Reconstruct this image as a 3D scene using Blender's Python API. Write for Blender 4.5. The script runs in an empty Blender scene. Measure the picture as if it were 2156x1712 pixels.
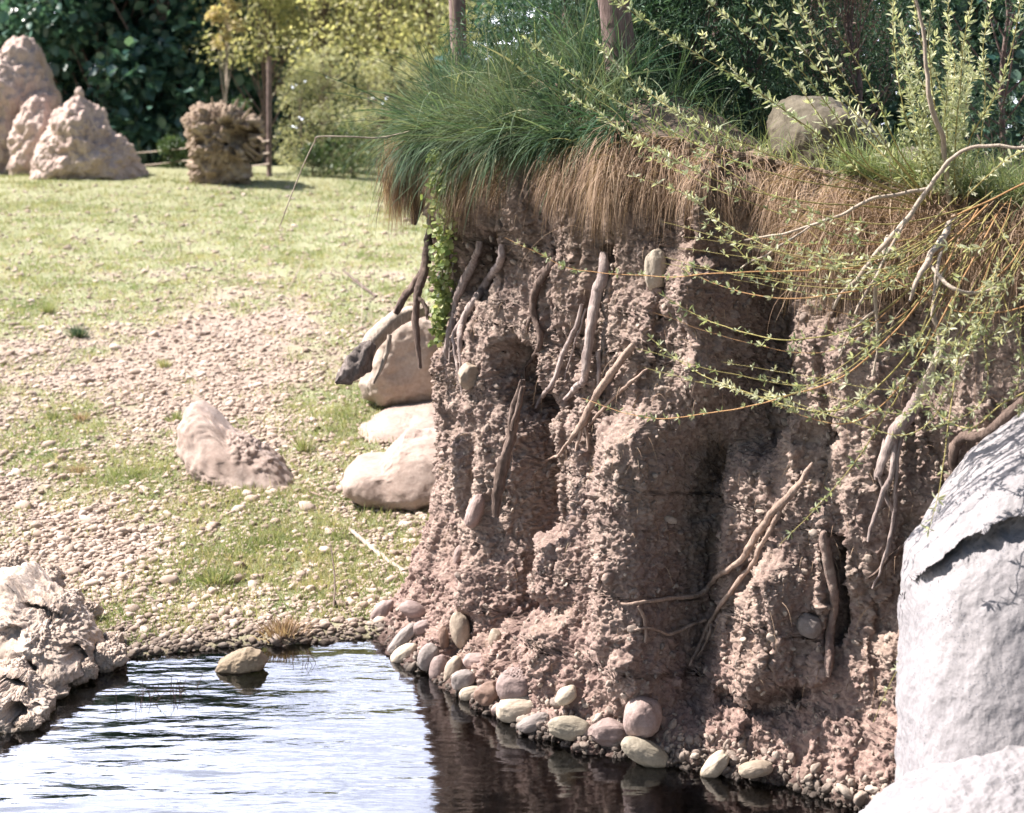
import bpy, math, random
import numpy as np
from mathutils import Vector, Matrix
from mathutils.bvhtree import BVHTree

random.seed(7)
RNG = np.random.default_rng(7)
SC = bpy.context.scene
COL = SC.collection

# ------------------------------------------------------------------ camera, sky, sun, exposure
CAM_H = 1.9
FW = 3594.0            # focal length in "reading" pixels (frame 2156 wide)
CX, HY = 1078.0, 274.0  # optical axis and horizon in the same pixels
cam_d = bpy.data.cameras.new('camera')
cam = bpy.data.objects.new('camera', cam_d); COL.objects.link(cam)
cam.location = (0, 0, CAM_H); cam.rotation_euler = (math.radians(90), 0, 0)
cam_d.sensor_width = 36.0; cam_d.lens = 36.0 * FW / 2156.0
cam_d.shift_y = -(856.0 - HY) / 2156.0
cam_d.clip_start = 0.05; cam_d.clip_end = 2000
cam_d.dof.use_dof = True; cam_d.dof.focus_distance = 5.3; cam_d.dof.aperture_fstop = 5.0
SC.camera = cam

SUN_TO = Vector((-0.98, 0.13, 0.0)).normalized()
SUN_EL = math.radians(51)
SUN_DIR = Vector((SUN_TO.x * math.cos(SUN_EL), SUN_TO.y * math.cos(SUN_EL), math.sin(SUN_EL)))
w = bpy.data.worlds.new('World'); SC.world = w; w.use_nodes = True
nt = w.node_tree; nt.nodes.clear()
out = nt.nodes.new('ShaderNodeOutputWorld'); bg = nt.nodes.new('ShaderNodeBackground')
sky = nt.nodes.new('ShaderNodeTexSky'); sky.sky_type = 'NISHITA'; sky.sun_disc = False
sky.sun_elevation = SUN_EL; sky.sun_rotation = math.atan2(SUN_DIR.x, SUN_DIR.y)
sky.air_density = 1.3; sky.dust_density = 1.6; sky.ozone_density = 1.0
tc = nt.nodes.new('ShaderNodeTexCoord'); mp = nt.nodes.new('ShaderNodeMapping'); mp.inputs['Scale'].default_value = (1, 1, 3.0)
cn = nt.nodes.new('ShaderNodeTexNoise'); cn.inputs['Scale'].default_value = 2.6; cn.inputs['Detail'].default_value = 7
cr = nt.nodes.new('ShaderNodeValToRGB'); cr.color_ramp.elements[0].position = 0.28; cr.color_ramp.elements[1].position = 0.50
mx = nt.nodes.new('ShaderNodeMix'); mx.data_type = 'RGBA'
nt.links.new(tc.outputs['Generated'], mp.inputs['Vector']); nt.links.new(mp.outputs['Vector'], cn.inputs['Vector'])
# unseen bright cloud bank, added in the far (+Y) sky so the water reflects white, clear blue above
sx = nt.nodes.new('ShaderNodeSeparateXYZ'); nt.links.new(tc.outputs['Generated'], sx.inputs[0])
def mrange(src, a, b, c=0, d=1):
    m_ = nt.nodes.new('ShaderNodeMapRange'); m_.interpolation_type = 'SMOOTHSTEP'
    for k_, v_ in (('From Min', a), ('From Max', b), ('To Min', c), ('To Max', d)): m_.inputs[k_].default_value = v_
    nt.links.new(src, m_.inputs['Value']); return m_.outputs[0]
def mulv(a, b):
    m_ = nt.nodes.new('ShaderNodeMath'); m_.operation = 'MULTIPLY'; nt.links.new(a, m_.inputs[0]); nt.links.new(b, m_.inputs[1]); return m_.outputs[0]
band = mulv(mrange(sx.outputs[2], .85, .55), mrange(sx.outputs[1], .25, .6))
nt.links.new(cn.outputs['Fac'], cr.inputs['Fac']); nt.links.new(mulv(cr.outputs['Color'], band), mx.inputs['Factor'])
nt.links.new(sky.outputs['Color'], mx.inputs['A']); mx.inputs['B'].default_value = (58, 60, 72, 1)
nt.links.new(mx.outputs['Result'], bg.inputs['Color']); bg.inputs['Strength'].default_value = 0.047
nt.links.new(bg.outputs['Background'], out.inputs['Surface'])
sd = bpy.data.lights.new('sun', 'SUN'); sd.energy = 5.0; sd.angle = math.radians(0.5); sd.color = (1.0, 0.93, 0.86)
so = bpy.data.objects.new('sun', sd); COL.objects.link(so)
so.rotation_euler = SUN_DIR.to_track_quat('Z', 'Y').to_euler()
SC.view_settings.view_transform = 'Standard'; SC.view_settings.look = 'None'
SC.view_settings.gamma = 1.0; SC.view_settings.exposure = 1.36
SC.cycles.max_bounces = 6; SC.cycles.diffuse_bounces = 1; SC.cycles.glossy_bounces = 3
SC.cycles.transparent_max_bounces = 8; SC.cycles.transmission_bounces = 3

def P(X, Y, d):
    """a pixel of the reading frame at depth d -> world point"""
    return Vector(((X - CX) / FW * d, d, CAM_H - (Y - HY) / FW * d))
def proj(p):
    """world array (N,3) -> reading-frame X, Y"""
    y = np.maximum(p[..., 1], 0.2)
    return CX + p[..., 0] / y * FW, HY + (CAM_H - p[..., 2]) / y * FW
def sm(a, b, x):
    t = np.clip((np.asarray(x, float) - a) / (b - a), 0, 1); return t * t * (3 - 2 * t)

# ------------------------------------------------------------------ numpy noise
_perm = np.random.default_rng(3).permutation(256).astype(np.int64); _perm = np.concatenate([_perm] * 3)
_grad = np.random.default_rng(5).normal(size=(256, 3)); _grad /= np.linalg.norm(_grad, axis=1)[:, None]
def _hash(i, j, k):
    return _perm[_perm[_perm[i & 255] + (j & 255)] + (k & 255)]
def perlin(p):
    i = np.floor(p).astype(np.int64); f = p - i; u = f * f * f * (f * (f * 6 - 15) + 10)
    r = 0
    for dx in (0, 1):
        for dy in (0, 1):
            for dz in (0, 1):
                g = _grad[_hash(i[..., 0] + dx, i[..., 1] + dy, i[..., 2] + dz)]
                d = f - np.array([dx, dy, dz])
                wgt = (u[..., 0] if dx else 1 - u[..., 0]) * (u[..., 1] if dy else 1 - u[..., 1]) * (u[..., 2] if dz else 1 - u[..., 2])
                r = r + wgt * (g * d).sum(-1)
    return r * 1.5
def fbm(p, o=4, g=0.5, l=2.03):
    a, s, r = 1.0, p, 0
    for _ in range(o):
        r = r + a * perlin(s); a *= g; s = s * l + 11.3
    return r
_jit = np.random.default_rng(9).random((256, 3))
def worley(p):
    i = np.floor(p).astype(np.int64); f1 = np.full(p.shape[:-1], 9.0); idc = np.zeros(p.shape[:-1])
    for dx in (-1, 0, 1):
        for dy in (-1, 0, 1):
            for dz in (-1, 0, 1):
                c = i + np.array([dx, dy, dz]); h = _hash(c[..., 0], c[..., 1], c[..., 2])
                d = ((c + _jit[h] - p) ** 2).sum(-1)
                m = d < f1; f1 = np.where(m, d, f1); idc = np.where(m, h / 255.0, idc)
    return np.sqrt(f1), idc

# ------------------------------------------------------------------ mesh helpers
def link(o, parent=None):
    COL.objects.link(o)
    if parent is not None: o.parent = parent
    return o
def mesh_np(name, V, faces, mat, parent=None, smooth=True, attrs=None):
    """V (N,3); faces: list of int arrays (M,3)/(M,4)"""
    if not isinstance(faces, (list, tuple)): faces = [faces]
    me = bpy.data.meshes.new(name)
    V = np.ascontiguousarray(V, np.float32)
    me.vertices.add(len(V)); me.vertices.foreach_set('co', V.ravel())
    loops = np.concatenate([f.ravel() for f in faces]).astype(np.int32)
    tot = np.concatenate([np.full(len(f), f.shape[1]) for f in faces]).astype(np.int32)
    st = np.concatenate([[0], np.cumsum(tot)[:-1]]).astype(np.int32)
    me.loops.add(len(loops)); me.loops.foreach_set('vertex_index', loops)
    me.polygons.add(len(tot)); me.polygons.foreach_set('loop_start', st)
    me.update(calc_edges=True); me.validate()
    me.polygons.foreach_set('use_smooth', np.full(len(me.polygons), smooth))
    for k, a in (attrs or {}).items():
        at = me.attributes.new(k, 'FLOAT', 'POINT'); at.data.foreach_set('value', np.ascontiguousarray(a, np.float32))
    me.materials.append(mat)
    return link(bpy.data.objects.new(name, me), parent)
def tag(o, label=None, cat=None, group=None, kind=None):
    if label: o['label'] = label
    if cat: o['category'] = cat
    if group: o['group'] = group
    if kind: o['kind'] = kind
    return o
def empty(name, loc, label, cat, group=None):
    o = bpy.data.objects.new(name, None); o.location = loc; COL.objects.link(o); o.empty_display_size = 0.1
    return tag(o, label, cat, group)
def settle(o):
    """move a mesh thing's origin to the base of its own geometry"""
    me = o.data; n = len(me.vertices); c = np.empty(n * 3, np.float32); me.vertices.foreach_get('co', c); c = c.reshape(-1, 3)
    b = np.array([c[:, 0].mean(), c[:, 1].mean(), c[:, 2].min()]); c -= b.astype(np.float32)
    me.vertices.foreach_set('co', c.ravel()); me.update(); o.location = b; return o
def grid_faces(nu, nv, wrap=False):
    a = np.arange(nu * nv).reshape(nu, nv)
    if wrap: a = np.concatenate([a, a[:, :1]], 1)
    return np.stack([a[:-1, :-1], a[1:, :-1], a[1:, 1:], a[:-1, 1:]], -1).reshape(-1, 4)
_ico = {}
def ico(sub):
    if sub in _ico: return _ico[sub]
    t = (1 + 5 ** .5) / 2
    V = [(-1, t, 0), (1, t, 0), (-1, -t, 0), (1, -t, 0), (0, -1, t), (0, 1, t), (0, -1, -t), (0, 1, -t), (t, 0, -1), (t, 0, 1), (-t, 0, -1), (-t, 0, 1)]
    F = [(0, 11, 5), (0, 5, 1), (0, 1, 7), (0, 7, 10), (0, 10, 11), (1, 5, 9), (5, 11, 4), (11, 10, 2), (10, 7, 6), (7, 1, 8),
         (3, 9, 4), (3, 4, 2), (3, 2, 6), (3, 6, 8), (3, 8, 9), (4, 9, 5), (2, 4, 11), (6, 2, 10), (8, 6, 7), (9, 8, 1)]
    V = np.array(V, float); F = np.array(F)
    for _ in range(sub):
        e = np.sort(np.concatenate([F[:, [0, 1]], F[:, [1, 2]], F[:, [2, 0]]]), 1)
        u, inv = np.unique(e, axis=0, return_inverse=True); inv = inv.reshape(-1); n = len(V); m = len(F)
        V = np.concatenate([V, (V[u[:, 0]] + V[u[:, 1]]) / 2])
        a, b, c = n + inv[:m], n + inv[m:2 * m], n + inv[2 * m:]
        F = np.concatenate([np.stack([F[:, 0], a, c], 1), np.stack([F[:, 1], b, a], 1), np.stack([F[:, 2], c, b], 1), np.stack([a, b, c], 1)])
    V /= np.linalg.norm(V, axis=1)[:, None]
    _ico[sub] = (V, F); return V, F
def rot_rand(n, rng, tilt=None):
    """random rotation matrices (n,3,3); columns = local axes. tilt=None: uniform"""
    q = rng.normal(size=(n, 4)); q /= np.linalg.norm(q, axis=1)[:, None]
    w_, x, y, z = q.T
    return np.stack([np.stack([1 - 2 * (y * y + z * z), 2 * (x * y - z * w_), 2 * (x * z + y * w_)], -1),
                     np.stack([2 * (x * y + z * w_), 1 - 2 * (x * x + z * z), 2 * (y * z - x * w_)], -1),
                     np.stack([2 * (x * z - y * w_), 2 * (y * z + x * w_), 1 - 2 * (x * x + y * y)], -1)], 1)
def frame_from(d, up, roll=None):
    """matrices with local Y along d"""
    d = d / np.linalg.norm(d, axis=1)[:, None]
    x = np.cross(d, up); x /= np.maximum(np.linalg.norm(x, axis=1), 1e-6)[:, None]; z = np.cross(x, d)
    if roll is not None:
        c, s = np.cos(roll)[:, None], np.sin(roll)[:, None]; x, z = x * c + z * s, z * c - x * s
    return np.stack([x, d, z], -1)
def merge(name, tv, tf, M, T, mat, parent=None, rnd=None, smooth=True, S=None):
    n, k = len(T), len(tv)
    loc = tv[None] if S is None else tv[None] * S[:, None, :]
    V = np.einsum('nij,nkj->nki', M, np.broadcast_to(loc, (n, k, 3))) + T[:, None]
    F = (tf[None] + (np.arange(n) * k)[:, None, None]).reshape(-1, tf.shape[1])
    r = RNG.random(n) if rnd is None else rnd
    return mesh_np(name, V.reshape(-1, 3), F, mat, parent, smooth, {'rnd': np.repeat(r, k)})
LEAF_V = np.array([(0, 0, 0), (-.28, .35, .04), (.28, .35, .04), (-.22, .7, .02), (.22, .7, .02), (0, 1, -.1), (0, .35, -.03), (0, .7, -.05)], float)
LEAF_F = np.array([(0, 6, 1, 1), (0, 2, 6, 6), (1, 6, 7, 3), (6, 2, 4, 7), (3, 7, 5, 5), (7, 4, 5, 5)])
LEAF_T = np.concatenate([LEAF_F[[0, 1, 4, 5]][:, :3], np.array([(1, 6, 7), (1, 7, 3), (6, 2, 4), (6, 4, 7)])])
def cat_(pts, n):
    """Catmull-Rom resample (list of tuples of any dim) to n samples"""
    p = np.array(pts, float); p = np.concatenate([[2 * p[0] - p[1]], p, [2 * p[-1] - p[-2]]])
    k = len(p) - 3; t = np.linspace(0, k - 1e-9, n); i = t.astype(int); f = (t - i)[:, None]
    a, b, c, d = p[i], p[i + 1], p[i + 2], p[i + 3]
    return .5 * (2 * b + (c - a) * f + (2 * a - 5 * b + 4 * c - d) * f ** 2 + (3 * b - a - 3 * c + d) * f ** 3)
def tube_np(pts, rad, sides=8, rough=0.0, seed=0.0, flat=1.0, nscale=1.0):
    pts = np.asarray(pts, float); n = len(pts); rad = np.asarray(rad, float)
    t = np.gradient(pts, axis=0); t /= np.maximum(np.linalg.norm(t, axis=1), 1e-9)[:, None]
    ref = np.array([0.31, -.9, 0.3]); x = np.cross(t, ref); x /= np.maximum(np.linalg.norm(x, axis=1), 1e-6)[:, None]; y = np.cross(t, x)
    a = np.linspace(0, 2 * math.pi, sides, endpoint=False)
    D = x[:, None] * np.cos(a)[None, :, None] + y[:, None] * np.sin(a)[None, :, None] * flat
    R = np.repeat(rad[:, None], sides, 1)
    if rough > 0:
        q = pts[:, None] * np.array([1, 1, .35]) / (rad.mean() * 3.2 * nscale) + D * 1.6 + seed
        R = R * (1 + rough * fbm(q, 3))
    V = (pts[:, None] + D * R[..., None]).reshape(-1, 3)
    F = grid_faces(n, sides, True)
    V = np.concatenate([V, pts[:1], pts[-1:]]); c0, c1 = n * sides, n * sides + 1
    k = np.arange(sides); k2 = (k + 1) % sides
    T = np.concatenate([np.stack([np.full(sides, c0), k2, k], 1), np.stack([np.full(sides, c1), (n - 1) * sides + k, (n - 1) * sides + k2], 1)])
    return V, F, T
def tubes(name, specs, mat, parent=None):
    """specs: list of (pts, rad, sides, rough, flat) joined as ONE mesh"""
    Vs, Fs, Ts, n = [], [], [], 0
    for i, (p, r, s, rg, fl) in enumerate(specs):
        V, F, T = tube_np(p, r, s, rg, i * 3.7, fl); Vs.append(V); Fs.append(F + n); Ts.append(T + n); n += len(V)
    return mesh_np(name, np.concatenate(Vs), [np.concatenate(Fs), np.concatenate(Ts)], mat, parent, True)

# ------------------------------------------------------------------ materials
def mat_base(name):
    m = bpy.data.materials.new(name); m.use_nodes = True; t = m.node_tree; t.nodes.clear()
    o = t.nodes.new('ShaderNodeOutputMaterial'); return m, t, o
def ramp(t, fac, stops):
    r = t.nodes.new('ShaderNodeValToRGB'); e = r.color_ramp.elements
    while len(e) < len(stops): e.new(0.5)
    for i, (p, c) in enumerate(stops): e[i].position = p; e[i].color = (*c, 1)
    t.links.new(fac, r.inputs['Fac']); return r.outputs['Color']
def noise(t, vec, scale, detail=5, rough=0.55, out_='Fac'):
    n = t.nodes.new('ShaderNodeTexNoise'); n.inputs['Scale'].default_value = scale; n.inputs['Detail'].default_value = detail
    n.inputs['Roughness'].default_value = rough; t.links.new(vec, n.inputs['Vector']); return n.outputs[out_]
def mixc(t, fac, a, b, mode='MIX'):
    m = t.nodes.new('ShaderNodeMix'); m.data_type = 'RGBA'; m.blend_type = mode
    for s, v in (('Factor', fac), ('A', a), ('B', b)):
        if hasattr(v, 'links'): t.links.new(v, m.inputs[s])
        else: m.inputs[s].default_value = v if s == 'Factor' else (*v, 1)
    return m.outputs['Result']
def geo_pos(t): return t.nodes.new('ShaderNodeNewGeometry').outputs['Position']
def attr(t, n):
    a = t.nodes.new('ShaderNodeAttribute'); a.attribute_name = n; return a.outputs['Fac']
def bump(t, h, strength, dist, prev=None):
    b = t.nodes.new('ShaderNodeBump'); b.inputs['Strength'].default_value = strength; b.inputs['Distance'].default_value = dist
    t.links.new(h, b.inputs['Height'])
    if prev is not None: t.links.new(prev, b.inputs['Normal'])
    return b.outputs['Normal']
def voro(t, vec, scale, feat='F1', out_='Distance'):
    v = t.nodes.new('ShaderNodeTexVoronoi'); v.feature = feat; v.inputs['Scale'].default_value = scale; t.links.new(vec, v.inputs['Vector']); return v.outputs[out_]
def finish(t, o, col, rough=0.9, nrm=None, spec=0.2, **kw):
    b = t.nodes.new('ShaderNodeBsdfPrincipled')
    if hasattr(col, 'links'): t.links.new(col, b.inputs['Base Color'])
    else: b.inputs['Base Color'].default_value = (*col, 1)
    if hasattr(rough, 'links'): t.links.new(rough, b.inputs['Roughness'])
    else: b.inputs['Roughness'].default_value = rough
    b.inputs['Specular IOR Level'].default_value = spec
    if nrm is not None: t.links.new(nrm, b.inputs['Normal'])
    t.links.new(b.outputs['BSDF'], o.inputs['Surface']); return b
def objvec(t): return t.nodes.new('ShaderNodeTexCoord').outputs['Object']
def leaf_mat(name, stops, trans=0.35, rough=0.5, spec=0.3, tscale=1.3):
    m, t, o = mat_base(name)
    c = ramp(t, attr(t, 'rnd'), stops)
    n = noise(t, geo_pos(t), 2.5, 3); c = mixc(t, 0.35, c, ramp(t, n, [(0.3, tuple(x * .55 for x in stops[0][1])), (0.7, stops[-1][1])]))
    b = t.nodes.new('ShaderNodeBsdfPrincipled'); b.inputs['Roughness'].default_value = rough; b.inputs['Specular IOR Level'].default_value = spec
    t.links.new(c, b.inputs['Base Color'])
    tr = t.nodes.new('ShaderNodeBsdfTranslucent'); t.links.new(mixc(t, 1.0, c, (tscale, tscale, tscale * .6), 'MULTIPLY'), tr.inputs['Color'])
    mxs = t.nodes.new('ShaderNodeMixShader'); mxs.inputs[0].default_value = trans
    t.links.new(b.outputs['BSDF'], mxs.inputs[1]); t.links.new(tr.outputs['BSDF'], mxs.inputs[2]); t.links.new(mxs.outputs[0], o.inputs['Surface'])
    return m
def rock_mat(name, cols, speck=None, scale=1.0, bstr=0.5, rough=0.85, wet=None, spec=0.25):
    """cols: dark, mid, light"""
    m, t, o = mat_base(name); v = objvec(t)
    n1 = noise(t, v, 4 * scale, 7, .6); c = ramp(t, n1, [(0.25, cols[0]), (0.5, cols[1]), (0.72, cols[2])])
    n2 = noise(t, v, 45 * scale, 6, .7)
    c = mixc(t, 0.35, c, ramp(t, n2, [(0.3, tuple(x * .6 for x in cols[0])), (0.65, cols[2])]))
    if speck:
        s = voro(t, v, speck[0]); f = ramp(t, s, [(speck[2], (1, 1, 1)), (speck[2] + .06, (0, 0, 0))])
        nn = noise(t, v, speck[0] * .12, 3); f2 = mixc(t, 1.0, f, ramp(t, nn, [(.45, (0, 0, 0)), (.6, (1, 1, 1))]), 'MULTIPLY')
        c = mixc(t, f2, c, speck[1])
    nb = bump(t, n1, bstr * .5, .03 / scale); nb = bump(t, n2, bstr, .008 / scale, nb)
    nb = bump(t, noise(t, v, 160 * scale, 4, .7), bstr * .6, .002, nb)
    if wet is not None:
        g = t.nodes.new('ShaderNodeSeparateXYZ'); t.links.new(geo_pos(t), g.inputs[0])
        mr = t.nodes.new('ShaderNodeMapRange'); mr.inputs['From Min'].default_value = wet - .012; mr.inputs['From Max'].default_value = wet + .018
        ad = t.nodes.new('ShaderNodeMath'); ad.operation = 'MULTIPLY_ADD'; ad.inputs[1].default_value = .03; t.links.new(noise(t, v, 12, 3), ad.inputs[0]); t.links.new(g.outputs[2], ad.inputs[2])
        t.links.new(ad.outputs[0], mr.inputs['Value'])
        c = mixc(t, mr.outputs[0], mixc(t, 1.0, c, (.32, .30, .26), 'MULTIPLY'), c)
        mr2 = t.nodes.new('ShaderNodeMapRange'); mr2.inputs['To Min'].default_value = .2; mr2.inputs['To Max'].default_value = rough; t.links.new(mr.outputs[0], mr2.inputs['Value'])
        finish(t, o, c, mr2.outputs[0], nb, spec); return m
    finish(t, o, c, rough, nb, spec); return m

# bank earth
def make_bank_mat():
    m, t, o = mat_base('bank_earth'); v = geo_pos(t)
    big = noise(t, v, 3.6, 6, .62); mid = noise(t, v, 11, 6, .65); fine = noise(t, v, 90, 6, .75)
    c = ramp(t, big, [(.32, (.155, .105, .115)), (.48, (.27, .20, .19)), (.62, (.38, .305, .26))])
    c = mixc(t, .45, c, ramp(t, mid, [(.3, (.105, .075, .08)), (.5, (.27, .205, .195)), (.7, (.49, .405, .36))]))
    pb = voro(t, v, 75, 'F1', 'Color'); sp = t.nodes.new('ShaderNodeSeparateColor'); t.links.new(pb, sp.inputs[0])
    pc = ramp(t, sp.outputs[0], [(0, (.20, .14, .12)), (.45, (.29, .21, .185)), (.75, (.43, .34, .285)), (1, (.60, .50, .43))])
    c = mixc(t, .38, c, pc)
    c = mixc(t, .3, c, ramp(t, fine, [(.3, (.13, .09, .08)), (.7, (.50, .39, .32))]))
    g = t.nodes.new('ShaderNodeSeparateXYZ'); t.links.new(v, g.inputs[0])
    # humus-dark top, reddish foot, damp strip at the water
    hz = t.nodes.new('ShaderNodeMath'); hz.operation = 'MULTIPLY_ADD'; hz.inputs[1].default_value = .5; t.links.new(big, hz.inputs[0]); t.links.new(g.outputs[2], hz.inputs[2])
    foot = ramp(t, hz.outputs[0], [(.35, (1, .93, .92)), (.95, (1, 1, .98))])
    c = mixc(t, 1.0, c, foot, 'MULTIPLY')
    top = t.nodes.new('ShaderNodeMapRange'); top.inputs['From Min'].default_value = 1.55; top.inputs['From Max'].default_value = 2.1; t.links.new(hz.outputs[0], top.inputs['Value'])
    c = mixc(t, top.outputs[0], c, (.20, .15, .115))
    wt = t.nodes.new('ShaderNodeMapRange'); wt.inputs['From Min'].default_value = .0; wt.inputs['From Max'].default_value = .07; wt.inputs['To Min'].default_value = .3; t.links.new(g.outputs[2], wt.inputs['Value'])
    wc = t.nodes.new('ShaderNodeVectorMath'); wc.operation = 'SCALE'; t.links.new(c, wc.inputs[0]); t.links.new(wt.outputs[0], wc.inputs['Scale'])
    nb = bump(t, mid, .5, .02); vd = voro(t, v, 75); nb = bump(t, vd, .3, -.005, nb); nb = bump(t, fine, .8, .006, nb)
    nb = bump(t, noise(t, v, 260, 4, .7), .6, .002, nb)
    finish(t, o, wc.outputs[0], .95, nb, .1); return m
M_BANK = make_bank_mat()
def make_ground_mat():
    m, t, o = mat_base('meadow_ground'); v = geo_pos(t)
    a = noise(t, v, 1.3, 6, .6); b = noise(t, v, 22, 6, .7); f = noise(t, v, 110, 4, .7)
    dirt = ramp(t, b, [(.3, (.22, .16, .125)), (.5, (.34, .26, .21)), (.7, (.46, .37, .31))])
    dirt = mixc(t, .4, dirt, ramp(t, f, [(.3, (.2, .14, .1)), (.7, (.62, .52, .44))]))
    grs = ramp(t, b, [(.3, (.17, .19, .10)), (.5, (.29, .30, .17)), (.72, (.44, .40, .27))])
    grs = mixc(t, .3, grs, ramp(t, f, [(.3, (.12, .14, .07)), (.7, (.46, .43, .30))]))
    gm = attr(t, 'grassy'); ad = t.nodes.new('ShaderNodeMath'); ad.operation = 'MULTIPLY_ADD'; ad.inputs[1].default_value = .9
    t.links.new(b, ad.inputs[0]); t.links.new(gm, ad.inputs[2])
    fac = ramp(t, ad.outputs[0], [(.62, (0, 0, 0)), (1.15, (1, 1, 1))])
    c = mixc(t, fac, dirt, grs)
    g = t.nodes.new('ShaderNodeSeparateXYZ'); t.links.new(v, g.inputs[0])
    wt = t.nodes.new('ShaderNodeMapRange'); wt.inputs['From Min'].default_value = -.05; wt.inputs['From Max'].default_value = .02; t.links.new(g.outputs[2], wt.inputs['Value'])
    c = mixc(t, wt.outputs[0], ramp(t, b, [(.35, (.10, .11, .05)), (.6, (.34, .34, .18))]), c)
    nb = bump(t, b, .7, .03); nb = bump(t, f, .8, .01, nb)
    finish(t, o, c, .95, nb, .1); return m
M_GROUND = make_ground_mat()
def make_water():
    m, t, o = mat_base('pool_water'); v = geo_pos(t)
    mp = t.nodes.new('ShaderNodeMapping'); mp.inputs['Scale'].default_value = (.6, 1.7, 1); mp.inputs['Rotation'].default_value = (0, 0, math.radians(7)); t.links.new(v, mp.inputs[0])
    n1 = noise(t, mp.outputs[0], 2.2, 3, .5); n2 = noise(t, mp.outputs[0], 9, 3, .55)
    nb = bump(t, n1, 1.0, .0085); nb = bump(t, n2, 1.0, .0017, nb)
    gl = t.nodes.new('ShaderNodeBsdfGlossy'); gl.inputs['Roughness'].default_value = .055; gl.inputs['Color'].default_value = (.95, .96, 1, 1); t.links.new(nb, gl.inputs['Normal'])
    tr = t.nodes.new('ShaderNodeBsdfTransparent'); tr.inputs['Color'].default_value = (.62, .64, .44, 1)
    fr = t.nodes.new('ShaderNodeFresnel'); fr.inputs['IOR'].default_value = 1.72; t.links.new(nb, fr.inputs['Normal'])
    ms = t.nodes.new('ShaderNodeMixShader'); t.links.new(fr.outputs[0], ms.inputs[0]); t.links.new(tr.outputs[0], ms.inputs[1]); t.links.new(gl.outputs[0], ms.inputs[2])
    t.links.new(ms.outputs[0], o.inputs['Surface']); return m
M_WATER = make_water()
def stone_rnd_mat(name, stops, wet=False):
    m, t, o = mat_base(name); v = geo_pos(t); c = ramp(t, attr(t, 'rnd'), stops)
    f = noise(t, v, 150, 4, .7); c = mixc(t, .3, c, ramp(t, f, [(.3, (.2, .15, .12)), (.7, (.65, .58, .5))]))
    if wet:
        g = t.nodes.new('ShaderNodeSeparateXYZ'); t.links.new(v, g.inputs[0])
        wt = t.nodes.new('ShaderNodeMapRange'); wt.inputs['From Min'].default_value = .01; wt.inputs['From Max'].default_value = .05; wt.inputs['To Min'].default_value = .25; t.links.new(g.outputs[2], wt.inputs['Value'])
        wc = t.nodes.new('ShaderNodeVectorMath'); wc.operation = 'SCALE'; t.links.new(c, wc.inputs[0]); t.links.new(wt.outputs[0], wc.inputs['Scale']); c = wc.outputs[0]
    finish(t, o, c, .85, bump(t, f, .5, .004), .25); return m
M_PEB = stone_rnd_mat('pebble', [(0, (.17, .115, .09)), (.3, (.33, .235, .18)), (.65, (.46, .35, .285)), (1, (.60, .49, .42))], True)
M_PEB2 = stone_rnd_mat('bank_pebble', [(0, (.15, .11, .10)), (.5, (.27, .205, .175)), (.85, (.34, .27, .225)), (1, (.44, .37, .32))], True)
def wood_mat(name, d, l, crack=True):
    m, t, o = mat_base(name); v = geo_pos(t)
    mp = t.nodes.new('ShaderNodeMapping'); mp.inputs['Scale'].default_value = (1, 1, .22); t.links.new(v, mp.inputs[0])
    n = noise(t, mp.outputs[0], 120, 5, .65); n2 = noise(t, v, 14, 4)
    c = ramp(t, n, [(.32, d), (.55, tuple((a + b) / 2 for a, b in zip(d, l))), (.7, l)]); c = mixc(t, .35, c, ramp(t, n2, [(.35, d), (.65, l)]))
    finish(t, o, c, .85, bump(t, n, .9, .006), .2); return m
M_WOOD = wood_mat('grey_root_wood', (.17, .125, .12), (.56, .47, .43))
M_WOODP = wood_mat('pale_drift_wood', (.24, .19, .16), (.62, .53, .45))
M_WOODD = wood_mat('dark_root_wood', (.05, .035, .03), (.26, .19, .16))
M_WOODR = wood_mat('reddish_root', (.22, .15, .12), (.52, .40, .33))
M_BARK = wood_mat('trunk_bark', (.10, .07, .065), (.30, .22, .20))
M_TWIG = wood_mat('dead_twig', (.28, .22, .18), (.55, .47, .38))
M_WILLOW = wood_mat('willow_bark', (.24, .21, .07), (.42, .36, .16))
M_WILLOWR = wood_mat('willow_bark_orange', (.30, .16, .07), (.46, .29, .15))

# ------------------------------------------------------------------ the ground: meadow rising away, pool bed in front
def shore_y(x):
    return np.interp(x, [-12, -4, -2.1, -1.75, -1.5, -1.1, -.8, -.4, 0.5, 3, 12], [4.2, 4.6, 5.3, 5.75, 6.15, 6.33, 6.42, 6.5, 6.9, 7.2, 7.5])
def ground_h(x, y):
    x = np.asarray(x, float); y = np.asarray(y, float)
    p = np.stack([x, y, np.zeros_like(x)], -1)
    s = y - shore_y(x) - .05 * fbm(p * 3.1, 3)
    up = .02 + .065 * (y - 6.3) + .018 * fbm(p * 1.7, 4) * sm(0, .6, s) + .009 * fbm(p * 9, 2)
    up = up + .10 * fbm(p * .23 + 5, 2) * sm(12, 24, y)
    up = np.minimum(up, 1.32 - .05 * sm(-4, 1, x) + .02 * fbm(p * .5, 2)) - .55 * sm(27, 31, y) + .03 * sm(60, 400, y) * y * .1
    low = -.42 + .05 * fbm(p * 2.0, 3)
    h = low + (up - low) * sm(-.55, .0, s)
    near = sm(1.8, .4, y)                     # the near bank under the photographer
    return h * (1 - near) + (.25 + .05 * fbm(p * 2, 2)) * near
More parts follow.
